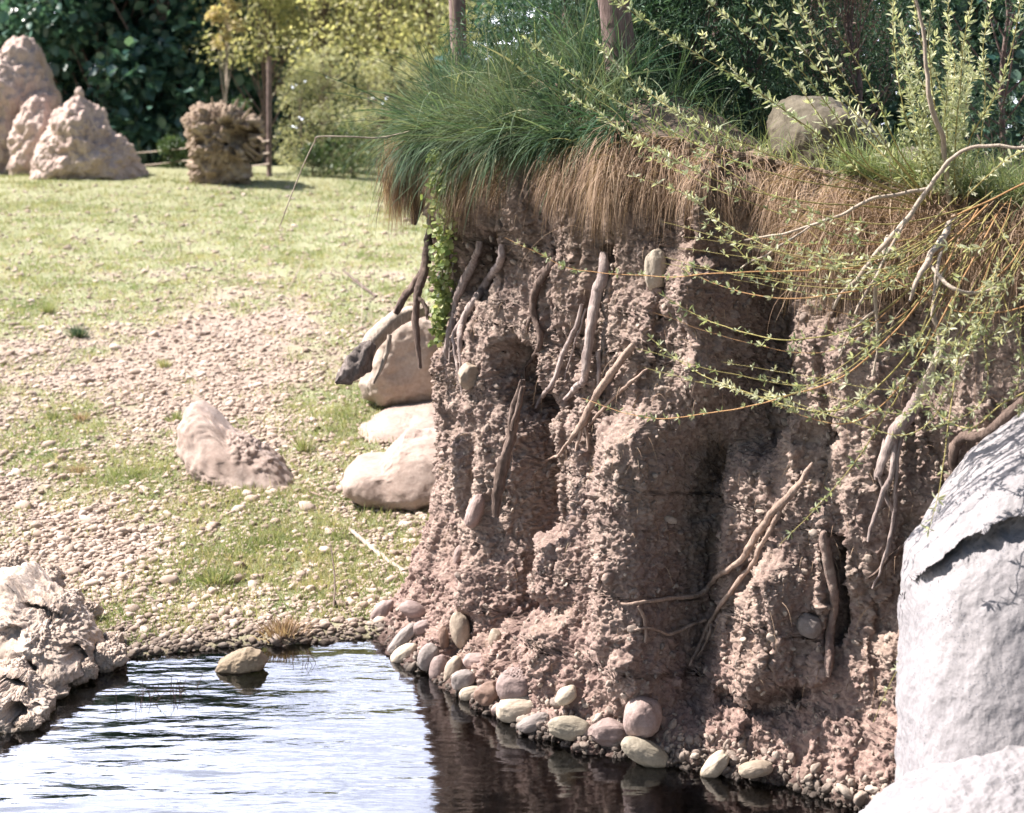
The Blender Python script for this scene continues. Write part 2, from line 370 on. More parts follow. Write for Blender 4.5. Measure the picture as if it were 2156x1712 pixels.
def grassy(x, y):
    X = CX + x / y * FW; Yp = HY + (CAM_H - (.02 + .065 * (y - 6.3))) / y * FW
    p = np.stack([x, y * .6, np.zeros_like(x)], -1)
    n = .5 * fbm(p * 1.9 + 3, 4) + .25 * fbm(p * 7 + 9, 3)
    g = .62 * sm(760, 430, Yp)
    def blob(cx, cy, sx, sy, a): return a * np.exp(-((X - cx) / sx) ** 2 - ((Yp - cy) / sy) ** 2)
    g = g + blob(760, 860, 130, 110, .75) + blob(560, 1180, 230, 90, .62) + blob(300, 1010, 230, 60, .45) + blob(100, 640, 200, 50, .3) + blob(80, 900, 120, 60, .42)
    g = g + blob(780, 650, 120, 60, .12) - blob(450, 800, 260, 130, .35) - blob(130, 1180, 170, 110, .45) - blob(640, 660, 180, 60, .2) + blob(700, 1080, 130, 60, .35)
    return np.clip(g + n * .85 + .30, 0, 1.2)
yy = np.concatenate([np.linspace(-3, 1.2, 16), np.linspace(1.4, 5.2, 40), np.linspace(5.22, 9.5, 300), 9.5 * (31 / 9.5) ** np.linspace(.006, 1, 220), 31 * (600 / 31) ** np.linspace(.03, 1, 50)])
uu = np.concatenate([-np.geomspace(40, 1.06, 24), np.linspace(-1, 1, 420), np.geomspace(1.06, 40, 24)])
gx = uu[None, :] * (np.abs(yy)[:, None] * .34 + .9); gy = np.repeat(yy[:, None], len(uu), 1)
gz = ground_h(gx, gy)
GV = np.stack([gx, gy, gz], -1).reshape(-1, 3); GF = grid_faces(len(yy), len(uu))[:, ::-1]
tag(mesh_np('ground', GV, GF, M_GROUND, attrs={'grassy': grassy(gx, np.maximum(gy, 1)).ravel()}), kind='structure')
# water sheet
wx = np.array([-30, 7.0]); wy = np.array([.2, 9.0])
WV = np.array([(-30, .2, 0), (9, .2, 0), (9, 7.6, 0), (-30, 7.6, 0)], float)
tag(mesh_np('water', WV, np.array([[0, 1, 2, 3]]), M_WATER, smooth=False), kind='structure')

# ------------------------------------------------------------------ the earth bank
ctrl = [(2.6, 15), (1.3, 11.5), (.45, 9.2), (-.12, 7.8), (-.42, 7.05), (-.53, 6.60), (-.44, 6.18), (-.26, 5.86), (-.058, 5.53), (.106, 5.31), (.26, 5.19), (.458, 5.10), (.656, 5.0), (.838, 4.86), (1.015, 4.70), (1.35, 4.45), (1.9, 4.15), (2.8, 3.8), (5.5, 3.2)]
par = cat_(ctrl, 4000); seg = np.linalg.norm(np.diff(par, axis=0), axis=1); L = np.concatenate([[0], np.cumsum(seg)])
def at_len(l): return np.stack([np.interp(l, L, par[:, 0]), np.interp(l, L, par[:, 1])], -1)
iA = L[np.argmin(np.abs(par[:, 1] - 7.6) + (par[:, 0] > 1) * 9)]; iB = L[np.argmin(np.abs(par[:, 0] - 1.75))]
ls = np.concatenate([np.linspace(0, iA, 60)[:-1], np.linspace(iA, iB, 1150)[:-1], np.linspace(iB, L[-1], 60)])
W2 = at_len(ls); tg = at_len(ls + .12) - at_len(ls - .12); tg /= np.linalg.norm(tg, axis=1)[:, None]
N2 = np.stack([tg[:, 1], -tg[:, 0]], -1)            # outward (towards pool)
if (N2[400] * np.array([-.7, -.7])).sum() < 0: N2 = -N2
NC = len(ls)
Xc = CX + W2[:, 0] / W2[:, 1] * FW
Xc[:int(np.argmax(W2[:, 0] < -.50)) + 1] = np.minimum(Xc[:int(np.argmax(W2[:, 0] < -.50)) + 1], 790)
ztop = np.interp(Xc, [700, 900, 1050, 1200, 1400, 1600, 1900, 2156, 2600], [1.86, 1.85, 1.87, 1.90, 1.87, 1.80, 1.73, 1.69, 1.66])
flare = np.interp(Xc, [780, 1000, 1300, 1700, 2156], [.27, .25, .20, .16, .14])
lip = np.interp(Xc, [780, 1000, 1150, 1500, 2156], [.15, .05, .00, .02, .06])
NR = 740
tz = np.linspace(0, 1, NR)
Z = -.42 + (ztop[None, :] + .42) * tz[:, None]
inn = flare[None, :] * (1 - np.exp(-np.maximum(Z, -.1) / .2)) - .0
inn = np.where(Z < 0, flare[None, :] * (np.maximum(Z, -.42) * 1.8), inn)
outw = -inn + lip[None, :] * sm(1.35, 1.8, Z)
outw = outw - .10 * sm(.9, 1.0, tz[:, None]) ** 3 * .6
Bx = W2[None, :, 0] + N2[None, :, 0] * outw; By = W2[None, :, 1] + N2[None, :, 1] * outw
B = np.stack([Bx, By, Z], -1)
def seg_dist(X, Y, pts, ax=1.0):
    best = np.full(X.shape, 1e9)
    for (x0, y0), (x1, y1) in zip(pts[:-1], pts[1:]):
        dx, dy = (x1 - x0) * ax, y1 - y0; t = np.clip((((X - x0) * ax) * dx + (Y - y0) * dy) / (dx * dx + dy * dy + 1e-9), 0, 1)
        best = np.minimum(best, np.hypot((X - x0) * ax - t * dx, (Y - y0) - t * dy))
    return best
FEAT = [  # polyline, half-width, amplitude, exponent
    ([(886, 300), (890, 430), (905, 560), (915, 650)], 15, -.13, 4),
    ([(935, 330), (925, 700)], 16, .03, 2),
    ([(1028, 515), (1010, 560), (1002, 600)], 24, -.24, 4),
    ([(1085, 770), (1110, 880), (1112, 1050), (1105, 1200), (1095, 1290)], 36, -.42, 4),
    ([(1130, 1265), (1100, 1310), (1085, 1390)], 17, -.12, 3),
    ([(970, 880), (990, 990), (968, 1110), (960, 1200)], 18, -.07, 3),
    ([(925, 760), (915, 1000), (905, 1200)], 26, .035, 2), ([(1010, 700), (1025, 1000), (1000, 1260)], 34, .05, 2),
    ([(1500, 400), (1490, 540), (1500, 640)], 44, .12, 2), ([(1495, 600), (1500, 800)], 46, .13, 2), ([(1480, 780), (1470, 850)], 50, .08, 2), ([(1400, 560), (1390, 880)], 60, .06, 2),
    ([(1600, 580), (1610, 760), (1595, 900)], 50, -.15, 2),
    ([(1390, 950), (1540, 930)], 24, -.03, 2),
    ([(1500, 840), (1480, 960), (1465, 1100)], 42, -.10, 2), ([(1475, 980), (1465, 1100), (1460, 1280), (1440, 1490)], 42, -.16, 2),
    ([(1345, 960), (1335, 1100), (1340, 1300), (1345, 1440)], 66, .16, 2.5),
    ([(1160, 1330), (1150, 1420)], 50, .09, 3), ([(1165, 1150), (1170, 1230)], 32, .07, 3),
    ([(1480, 1040), (1460, 1120)], 22, .07, 3),
    ([(1640, 1270), (1630, 1390)], 72, .13, 3), ([(1520, 1478), (1600, 1490), (1690, 1440)], 18, -.08, 3),
    ([(1650, 950), (1660, 1150)], 70, .06, 3), ([(1640, 1210), (1700, 1240)], 40, .05, 3),
    ([(1778, 1140), (1775, 1240), (1768, 1340)], 13, -.16, 4), ([(1748, 1110), (1752, 1260), (1743, 1420)], 17, .035, 2),
    ([(1470, 400), (1478, 500)], 16, -.08, 3), ([(1500, 545), (1580, 560)], 26, -.06, 2),
    ([(1232, 640), (1220, 660)], 12, -.08, 3), ([(1270, 530), (1272, 548)], 10, -.10, 3), ([(1380, 525), (1385, 600)], 30, -.02, 3),
    ([(1200, 700), (1170, 850)], 30, -.045, 2), ([(1120, 520), (1130, 720)], 40, -.04, 2), ([(1190, 500), (1200, 700)], 22, .035, 2),
    ([(1800, 800), (1830, 1000), (1800, 1180)], 60, .05, 2), ([(1900, 1100), (1850, 1300)], 40, -.05, 2), ([(1720, 700), (1800, 720)], 60, .06, 2),
    ([(1750, 920), (1700, 930)], 24, -.05, 3), ([(1900, 640), (1960, 760)], 50, -.06, 2), ([(1860, 590), (1900, 600)], 30, -.08, 3), ([(1650, 1500), (1760, 1480)], 50, -.04, 2),
]
XX, YP = proj(B)
# wander the feature edges so none is ruler-straight
wob = fbm(B * np.array([5, 5, 2.2]), 4)
XW = XX + 15 * wob; YW = YP + 18 * fbm(B * np.array([3, 3, 3]) + 7, 3)
rel = np.zeros(XX.shape)
vis = (W2[:, 1] < 8) & (Xc > 700)
for pts, wd, am, ex in FEAT:
    rel += am * np.exp(-(seg_dist(XW, YW, pts) / wd) ** ex)
rel *= np.where(np.arange(NC)[None, :] < 55, 0, 1)
rel *= .25 + .75 * sm(.02, .3, Z)
# vertical erosion flutes, lumps, crumbs
q = B * np.array([7, 7, 1.3]); rel += .032 * fbm(q, 4); rel -= .022 * np.exp(-(fbm(B * np.array([4.2, 4.2, .8]) + 31, 3) / .10) ** 2)
q2 = B * 5.2 + 3; rel += .026 * fbm(q2, 4)
BD = B + np.concatenate([N2[None] * rel[..., None], (rel * .15)[..., None]], -1)
def gnormals(G):
    n_ = np.cross(np.gradient(G, axis=1), np.gradient(G, axis=0)); n_ /= np.maximum(np.linalg.norm(n_, axis=-1), 1e-12)[..., None]
    if (n_[300, 600] * np.array([-.7, -.7, 0])).sum() < 0: n_ = -n_
    return n_
# even out the columns along every row so steep walls keep their resolution
ca, cb = 58, NC - 58
for r_i in range(NR):
    row = BD[r_i, ca:cb]; k0 = np.linspace(0, 1, cb - ca)
    ln_ = np.concatenate([[0], np.cumsum(np.linalg.norm(np.diff(row, axis=0), axis=1))]); ln_ /= ln_[-1]
    f_ = .30 * k0 + .70 * ln_
    BD[r_i, ca:cb] = np.stack([np.interp(k0, f_, row[:, m]) for m in range(3)], -1)
NB = gnormals(BD)
# crumbly conglomerate, evaluated on the shaped face so nothing is stretched
mic = .010 * fbm(BD * 15 + 9, 5, .62) + .007 * (.35 - np.abs(fbm(BD * 22 + 90, 3)))
patch = np.clip(.55 + 1.3 * fbm(BD * 2.6 + 20, 3), .1, 1.3)
w1, id1 = worley(BD * 30 + .6 * fbm(BD * 10, 2)[..., None])
mic += .0045 * (np.sqrt(np.clip(1 - (w1 / .75) ** 2, 0, 1)) - .4) * patch * (.4 + id1)
w2, id2 = worley(BD * 66 + .5 * fbm(BD * 30, 2)[..., None])
mic += .0045 * (np.sqrt(np.clip(1 - (w2 / .72) ** 2, 0, 1)) - .35) * patch * (.3 + 1.2 * id2)
w3, id3 = worley(BD * 120)
mic += .0030 * (np.sqrt(np.clip(1 - (w3 / .72) ** 2, 0, 1)) - .35) * (.3 + 1.2 * id3)
mic += .0072 * fbm(BD * 80, 4, .8) * (.5 + patch * .6)
mic -= .016 * sm(.40, .70, fbm(BD * 15 + 40, 3)) + .007 * sm(.35, .6, fbm(BD * 45 + 60, 2))
BD = BD + NB * mic[..., None]
# top: rows running back from the lip to a far line, rising into a grassy mound at the left end
NT = 90
far = np.stack([np.interp(np.arange(NC), [0, 60, 380, 760, 1209, NC], [4.5, 3.5, 3.6, 5.0, 8, 14]), np.interp(np.arange(NC), [0, 60, 380, 760, 1209, NC], [17, 15, 13, 12, 11, 8])], -1)
tt = (np.linspace(0, 1, NT + 1)[1:]) ** 2.0
edge = BD[-1]
Tx = edge[None, :, 0] + (far[None, :, 0] - edge[None, :, 0]) * tt[:, None]; Ty = edge[None, :, 1] + (far[None, :, 1] - edge[None, :, 1]) * tt[:, None]
din = np.hypot(Tx - edge[None, :, 0], Ty - edge[None, :, 1])
mound = np.interp(Xc, [700, 850, 1000, 1120, 1250, 1400, 1700, 2156], [.26, .38, .44, .26, .02, -.08, -.06, .03])
Tz = edge[None, :, 2] + mound[None, :] * (1 - np.exp(-din / .28)) * np.exp(-(din / .85) ** 2) + .03 * np.exp(-((din - .1) / .1) ** 2) * 0 + .035 * fbm(np.stack([Tx, Ty, Tx * 0], -1) * 4, 4) * sm(0, .2, din) - .06 * np.minimum(din, 3)
TOP = np.stack([Tx, Ty, Tz], -1)
FULL = np.concatenate([BD, TOP], 0)
BV = FULL.reshape(-1, 3); BF = grid_faces(NR + NT, NC)
a_, b_, c_ = BD[300, 500], BD[301, 500], BD[300, 501]
if np.dot(np.cross(b_ - a_, c_ - a_), np.array([-.7, -.7, 0])) > 0: pass
bank = tag(mesh_np('earth_bank', BV, BF, M_BANK), kind='structure')
# coarse BVH for placing things
stp = 2
FS = FULL[::stp, ::stp]; fs = grid_faces(*FS.shape[:2])
BVH = BVHTree.FromPolygons([tuple(v) for v in FS.reshape(-1, 3)], [tuple(int(i) for i in f) for f in fs])
CAMV = Vector((0, 0, CAM_H))
def hit(X, Y, default=None):
    d = (P(X, Y, 1.0) - CAMV).normalized(); h = BVH.ray_cast(CAMV, d)
    if h[0] is None: return (default, None)
    return (h[0].y, h[1] if h[1].dot(d) < 0 else -h[1])
def gpoint(X, Y):
    y = 3594 * 2.2895 / (Y - 274 + 233.6); x = (X - CX) / FW * y
    return Vector((x, y, float(ground_h(np.array([x]), np.array([y]))[0])))

# ------------------------------------------------------------------ pebbles
def pebbles(name, T, r, mat, rng, flatz=.6, sub=1, wob=.25, M=None):
    tv, tf = ico(sub)
    tv = tv * (1 + wob * fbm(tv * 1.3 + 4, 2))[:, None]
    n = len(T); S = np.stack([r * rng.uniform(.9, 1.5, n), r * rng.uniform(.75, 1.05, n), r * rng.uniform(.45, .8, n) * flatz / .6], -1)
    if M is None:
        a = rng.uniform(0, 2 * math.pi, n); tl = rng.normal(0, .25, (n, 2))
        up = np.stack([tl[:, 0], tl[:, 1], np.ones(n)], -1); M = frame_from(np.stack([np.cos(a), np.sin(a), rng.normal(0, .2, n)], -1), up)
    return merge(name, tv, tf, M, T, mat, rnd=rng.random(n), S=S)
rng = np.random.default_rng(21)
n = 60000
X = rng.uniform(-420, 1000, n); Yp = rng.uniform(395, 1400, n)
y = 3594 * 2.2895 / (Yp - 274 + 233.6); x = (X - CX) / FW * y
g = grassy(x, y); ok = (rng.random(n) < np.clip(1.12 - g * .75, .12, 1)) & (y > shore_y(x) - .12)
x, y = x[ok], y[ok]; r = rng.lognormal(math.log(.0080), .42, len(x)) * (.8 + y * .03); r = np.clip(r, .005, .036)
z = ground_h(x, y) + r * .25
tag(pebbles('gravel', np.stack([x, y, z], -1), r, M_PEB, rng), 'pale pinkish river gravel spread over the meadow and shore', 'gravel', kind='stuff')
# bank pebbles, stuck in the face and heaped at its foot
pts, rr = [], []
rng = np.random.default_rng(22)
for i in range(3300):
    if i < 1000:
        X = rng.uniform(760, 1900); base = np.interp(X, [780, 850, 940, 1040, 1150, 1260, 1400, 1550, 1700, 1850], [1320, 1400, 1450, 1510, 1560, 1590, 1610, 1640, 1680, 1720]); Y = base + 4 - abs(rng.normal(0, 45))
        rad = min(.024, rng.lognormal(math.log(.0078), .42))
    else:
        X = rng.uniform(880, 2150); Y = rng.uniform(460, 1600); rad = min(.016, rng.lognormal(math.log(.0048), .45))
    d, nn = hit(X, Y)
    if d is None or d > 7.5: continue
    p = P(X, Y, d) + nn * rad * .15
    if p.z < -.05: continue
    pts.append(p); rr.append(rad)
pts = np.array([tuple(p) for p in pts]); rr = np.array(rr)
tag(pebbles('bank_gravel', pts, rr, M_PEB2, rng, M=rot_rand(len(pts), rng), sub=2), 'small stones stuck in the earth face and heaped at its wet foot', 'gravel', kind='stuff')

# ------------------------------------------------------------------ rocks from outlines
def rock(name, outline, depth, thick, mat, label, cat='boulder', group=None, sub=5, big=.06, fine=.012, boxy=.75, pits=(), strat=0, seed=0., tilt=0., fsc=1.0, center=None, settle_=True, parent=None, facets=0, ledge=None):
    V, F = ico(sub); o = np.array(outline, float)
    c = np.array(center if center else (o[:, 0].mean(), o[:, 1].mean()))
    ang = np.arctan2(-(o[:, 1] - c[1]), o[:, 0] - c[0]); rad = np.hypot(o[:, 0] - c[0], o[:, 1] - c[1])
    # dense outline: sample the polygon by angle
    dense = []
    k = len(o)
    for i in range(k):
        for f in np.linspace(0, 1, 24, endpoint=False): dense.append(o[i] * (1 - f) + o[(i + 1) % k] * f)
    dn = np.array(dense); da = np.arctan2(-(dn[:, 1] - c[1]), dn[:, 0] - c[0]); dr = np.hypot(dn[:, 0] - c[0], dn[:, 1] - c[1])
    s = np.argsort(da); da, dr = da[s], dr[s]; da = np.concatenate([da - 2 * math.pi, da, da + 2 * math.pi]); dr = np.concatenate([dr] * 3)
    th = np.arctan2(V[:, 2], V[:, 0]); rho = np.clip(np.hypot(V[:, 0], V[:, 2]), 0, 1)
    R = np.interp(th, da, dr) / FW * depth
    rr_ = rho ** boxy; yy_ = np.sign(V[:, 1]) * np.abs(V[:, 1]) ** boxy * thick
    cp = P(c[0], c[1], depth)
    W = np.stack([np.cos(th) * R * rr_, yy_ + tilt * np.sin(th) * R * rr_, np.sin(th) * R * rr_], -1)
    nrm = V / np.linalg.norm(V, axis=1)[:, None]
    size = rad.mean() / FW * depth
    q = W / size
    disp = big * size * fbm(q * 1.3 + seed, 3) + fine * size * fbm(q * 6 + seed, 5, .6)
    if facets:
        f1, fi = worley(q * facets + seed); disp += .09 * size * (f1 - .5)
    if strat: disp += .05 * size * np.sin(W[:, 2] / size * strat + 3 * fbm(q * 1.5, 2)) * (.5 + .5 * fbm(q * 2 + 3, 2))
    W = W + nrm * disp[:, None]
    W = W + np.array(cp)
    if ledge:          # a broken slanting ledge: the rock above it juts forward, a dark recess runs under it
        X_, Y_ = proj(W); wv = 15 * fbm(W * 11, 5, .62)
        ly = np.interp(X_, [p_[0] for p_ in ledge], [p_[1] for p_ in ledge]) + wv; f_ = (W[:, 1] < cp.y + .1)
        W[:, 1] += f_ * (-.035 * sm(2, -8, Y_ - ly) * sm(-150, -40, Y_ - ly) + .045 * sm(-4, 6, Y_ - ly) * sm(85, 35, Y_ - ly)) + f_ * .010 * fbm(W * 28, 4, .65) * sm(-25, 0, Y_ - ly) * sm(95, 50, Y_ - ly)
    for (px, py, pr, pd) in pits:
        X_, Y_ = proj(W); m = W[:, 1] < cp.y
        jit_ = 1 + .3 * fbm(q * 5, 2)
        W[:, 1] += m * pd * np.exp(-(np.hypot(X_ - px, Y_ - py) * jit_ / pr) ** 4)
    o_ = mesh_np(name, W, F, mat, parent, attrs={'rnd': np.zeros(len(W))})
    if settle_: settle(o_)
    return tag(o_, label, cat, group) if label else o_
M_WHITE = rock_mat('pale_granite', ((.20, .19, .20), (.265, .25, .26), (.32, .30, .305)), (110, (.15, .15, .17), .18), .9, .55)
M_GRAN = rock_mat('grey_granite', ((.15, .165, .18), (.24, .245, .26), (.31, .30, .315)), (70, (.14, .16, .19), .22), .9, .6)
M_TAN = rock_mat('tan_sandstone', ((.24, .17, .12), (.38, .30, .25), (.50, .43, .38)), (120, (.2, .14, .1), .12), 1.2, .5)
M_PINK = rock_mat('pink_sandstone', ((.24, .17, .14), (.36, .275, .235), (.45, .37, .33)), (110, (.35, .22, .17), .14), 1.2, .5)
M_TUFA = rock_mat('pitted_limestone', ((.29, .20, .15), (.50, .395, .325), (.64, .55, .48)), (60, (.3, .2, .15), .14), 1.6, 1.0, wet=.03)
M_LICH = rock_mat('lichen_boulder', ((.05, .042, .03), (.10, .085, .062), (.18, .155, .115)), (60, (.08, .07, .05), .15), 1.5, .6)
M_MOUND = rock_mat('mound_clay', ((.30, .205, .175), (.52, .395, .35), (.65, .53, .475)), None, .8, .9)

LEDGE = [(1900, 1232), (1940, 1205), (1990, 1160), (2030, 1128), (2075, 1118), (2120, 1088), (2170, 1080), (2300, 1040)]
rock('boulder', [(1985, 1140), (2040, 1070), (2110, 1000), (2200, 930), (2330, 860), (2520, 1050), (2560, 1600), (2500, 1950), (2100, 1980), (1850, 1900), (1862, 1760), (1882, 1640), (1905, 1500), (1922, 1340), (1932, 1250), (1945, 1185)], 4.15, .30, M_WHITE, 'huge pale granite boulder with a dark slanting ledge, rising from the water', group='pale boulders at the water edge', sub=7, big=.03, fine=.012, boxy=.60, seed=5., center=(2200, 1420), tilt=.42, facets=.9, ledge=LEDGE)
rock('boulder', [(1800, 1790), (1850, 1735), (1930, 1690), (2050, 1640), (2170, 1605), (2300, 1600), (2420, 1750), (2400, 1950), (2000, 1980), (1800, 1900)], 3.75, .22, M_WHITE, 'low pale boulder in front of the huge one at its foot', group='pale boulders at the water edge', sub=6, big=.04, fine=.03, boxy=.65, seed=9., center=(2120, 1800), tilt=.5, facets=1.3)
rock('boulder', [(770, 830), (760, 800), (775, 760), (800, 700), (840, 665), (890, 655), (960, 690), (980, 780), (950, 850), (900, 850), (850, 845), (800, 845)], 10.2, .36, M_TAN, 'tan upright boulder on the meadow behind the driftwood root', big=.10, fine=.03, boxy=.65, seed=3., tilt=-.1, facets=1.3)
rock('boulder', [(730, 928), (760, 893), (820, 872), (905, 862), (990, 872), (1000, 915), (900, 925), (800, 932)], 9.6, .40, M_PINK, 'flat cream stone sunk in grass below the tan boulder', big=.06, fine=.02, boxy=.7, seed=44., tilt=1.2)
rock('boulder', [(722, 1000), (750, 975), (800, 970), (850, 925), (900, 918), (990, 925), (1000, 1020), (900, 1050), (820, 1056), (760, 1040), (735, 1025)], 8.25, .32, M_PINK, 'pink-white angular boulder lying against the foot of the bank', big=.10, fine=.02, boxy=.6, seed=6., tilt=.5, facets=1.4)
rock('boulder', [(364, 895), (378, 872), (405, 866), (432, 880), (470, 912), (530, 935), (585, 968), (625, 1015), (640, 1052), (590, 1066), (520, 1050), (460, 1018), (400, 985), (370, 950)], 8.55, .20, M_PINK, 'long pale pink rock shaped like a log lying in the gravel', big=.07, fine=.06, boxy=.6, seed=12., tilt=.9, center=(500, 975), facets=1.5)
rock('boulder', [(-60, 1240), (10, 1228), (50, 1262), (105, 1285), (155, 1315), (188, 1348), (205, 1385), (175, 1405), (150, 1425), (75, 1440), (-60, 1450)], 6.02, .30, M_TUFA, 'large pitted limestone rock full of holes on the left shore', group='pitted rocks on the left shore', sub=6, big=.13, fine=.075, boxy=.7, seed=1., tilt=.9,
     pits=[(74, 1295, 30, .10), (35, 1229, 18, .06), (132, 1285, 22, .07), (155, 1388, 24, .12), (55, 1412, 16, .08), (205, 1360, 12, .04), (20, 1340, 22, .06)], center=(90, 1340))
rock('boulder', [(-60, 1418), (0, 1425), (45, 1432), (72, 1462), (108, 1478), (106, 1505), (60, 1528), (22, 1540), (-60, 1545)], 5.55, .16, M_TUFA, 'smaller pitted rock standing in the water below the large one', group='pitted rocks on the left shore', sub=6, big=.13, fine=.07, boxy=.7, seed=7., tilt=.5, pits=[(27, 1447, 24, .14), (30, 1505, 22, .14), (75, 1490, 9, .05)], center=(25, 1485))
rock('boulder', [(1625, 320), (1622, 270), (1640, 225), (1680, 205), (1740, 208), (1790, 245), (1850, 290), (1880, 350), (1850, 385), (1740, 395), (1650, 385)], 5.75, .30, M_LICH, 'lichen-grey boulder with a dark crack sitting on the bank top behind willow twigs', big=.08, fine=.03, boxy=.7, seed=8., facets=1.6)
rock('boulder', [(1865, 370), (1880, 325), (1920, 308), (1955, 325), (1968, 370), (1950, 410), (1880, 410)], 5.3, .14, M_LICH, 'small tan stone half hidden in grass right of the lichen boulder', big=.08, fine=.03, boxy=.75, seed=13.)
rock('stone', [(452, 1410), (460, 1392), (488, 1378), (520, 1364), (550, 1370), (564, 1392), (550, 1408), (515, 1418), (470, 1420)], 6.02, .06, rock_mat('wet_stone', ((.13, .10, .07), (.26, .20, .14), (.36, .29, .21)), None, 2.5, .5, wet=.012), 'lone brown stone sticking out of the pool', 'stone', sub=5, big=.1, fine=.03, boxy=.8, seed=14.)

# broken rubble round the pitted rocks
rg0 = np.random.default_rng(77)
for i, (X, Y, sz, dd, lab) in enumerate([(95, 1455, 34, 5.72, 'angular pinkish chunk between the two pitted rocks'), (215, 1388, 30, 6.02, 'flat crusty chunk at the right toe of the large pitted rock'), (150, 1428, 26, 5.85, 'small tan chunk wet at its foot below the pitted rock'), (20, 1190, 36, 6.9, 'pale chunk on the gravel behind the large pitted rock'), (180, 1290, 24, 6.5, 'small pinkish chunk just behind the large pitted rock'), (240, 1345, 20, 6.25, 'little rough chunk at the gravel edge right of the pitted rock'), (232, 1378, 34, 6.08, 'pale rock forming the right tip of the left shore group'), (180, 1412, 24, 5.88, 'pale rock at the waterline just inside the right tip of the shore group'), (115, 1432, 26, 5.78, 'pale knobbly rock at the waterline under the pitted one'), (60, 1520, 22, 5.42, 'small brown chunk in the water at the lower left'), (70, 1235, 40, 6.45, 'largest loose chunk leaning on the top of the pitted rock'), (130, 1265, 30, 6.5, 'rough chunk right of the largest loose one'), (245, 1392, 16, 6.0, 'tiny chunk at the very tip of the left shore rocks'), (110, 1210, 22, 7.0, 'small chunk lying on the gravel above the left shore rocks'), (15, 1410, 34, 5.7, 'chunk wedged against the left picture edge at the waterline')]):
    a = np.linspace(0, 2 * math.pi, 8, endpoint=False); rr0 = sz * rg0.uniform(.7, 1.25, 8)
    rock('rubble_stone', [(X + r0 * math.cos(a0) * 1.3, Y + r0 * math.sin(a0) * .8) for a0, r0 in zip(a, rr0)], dd, sz / FW * dd * .9, M_TUFA, lab, 'stone', 'broken rubble on the left shore', sub=5, big=.22, fine=.12, boxy=.75, seed=60. + i, facets=1.6)
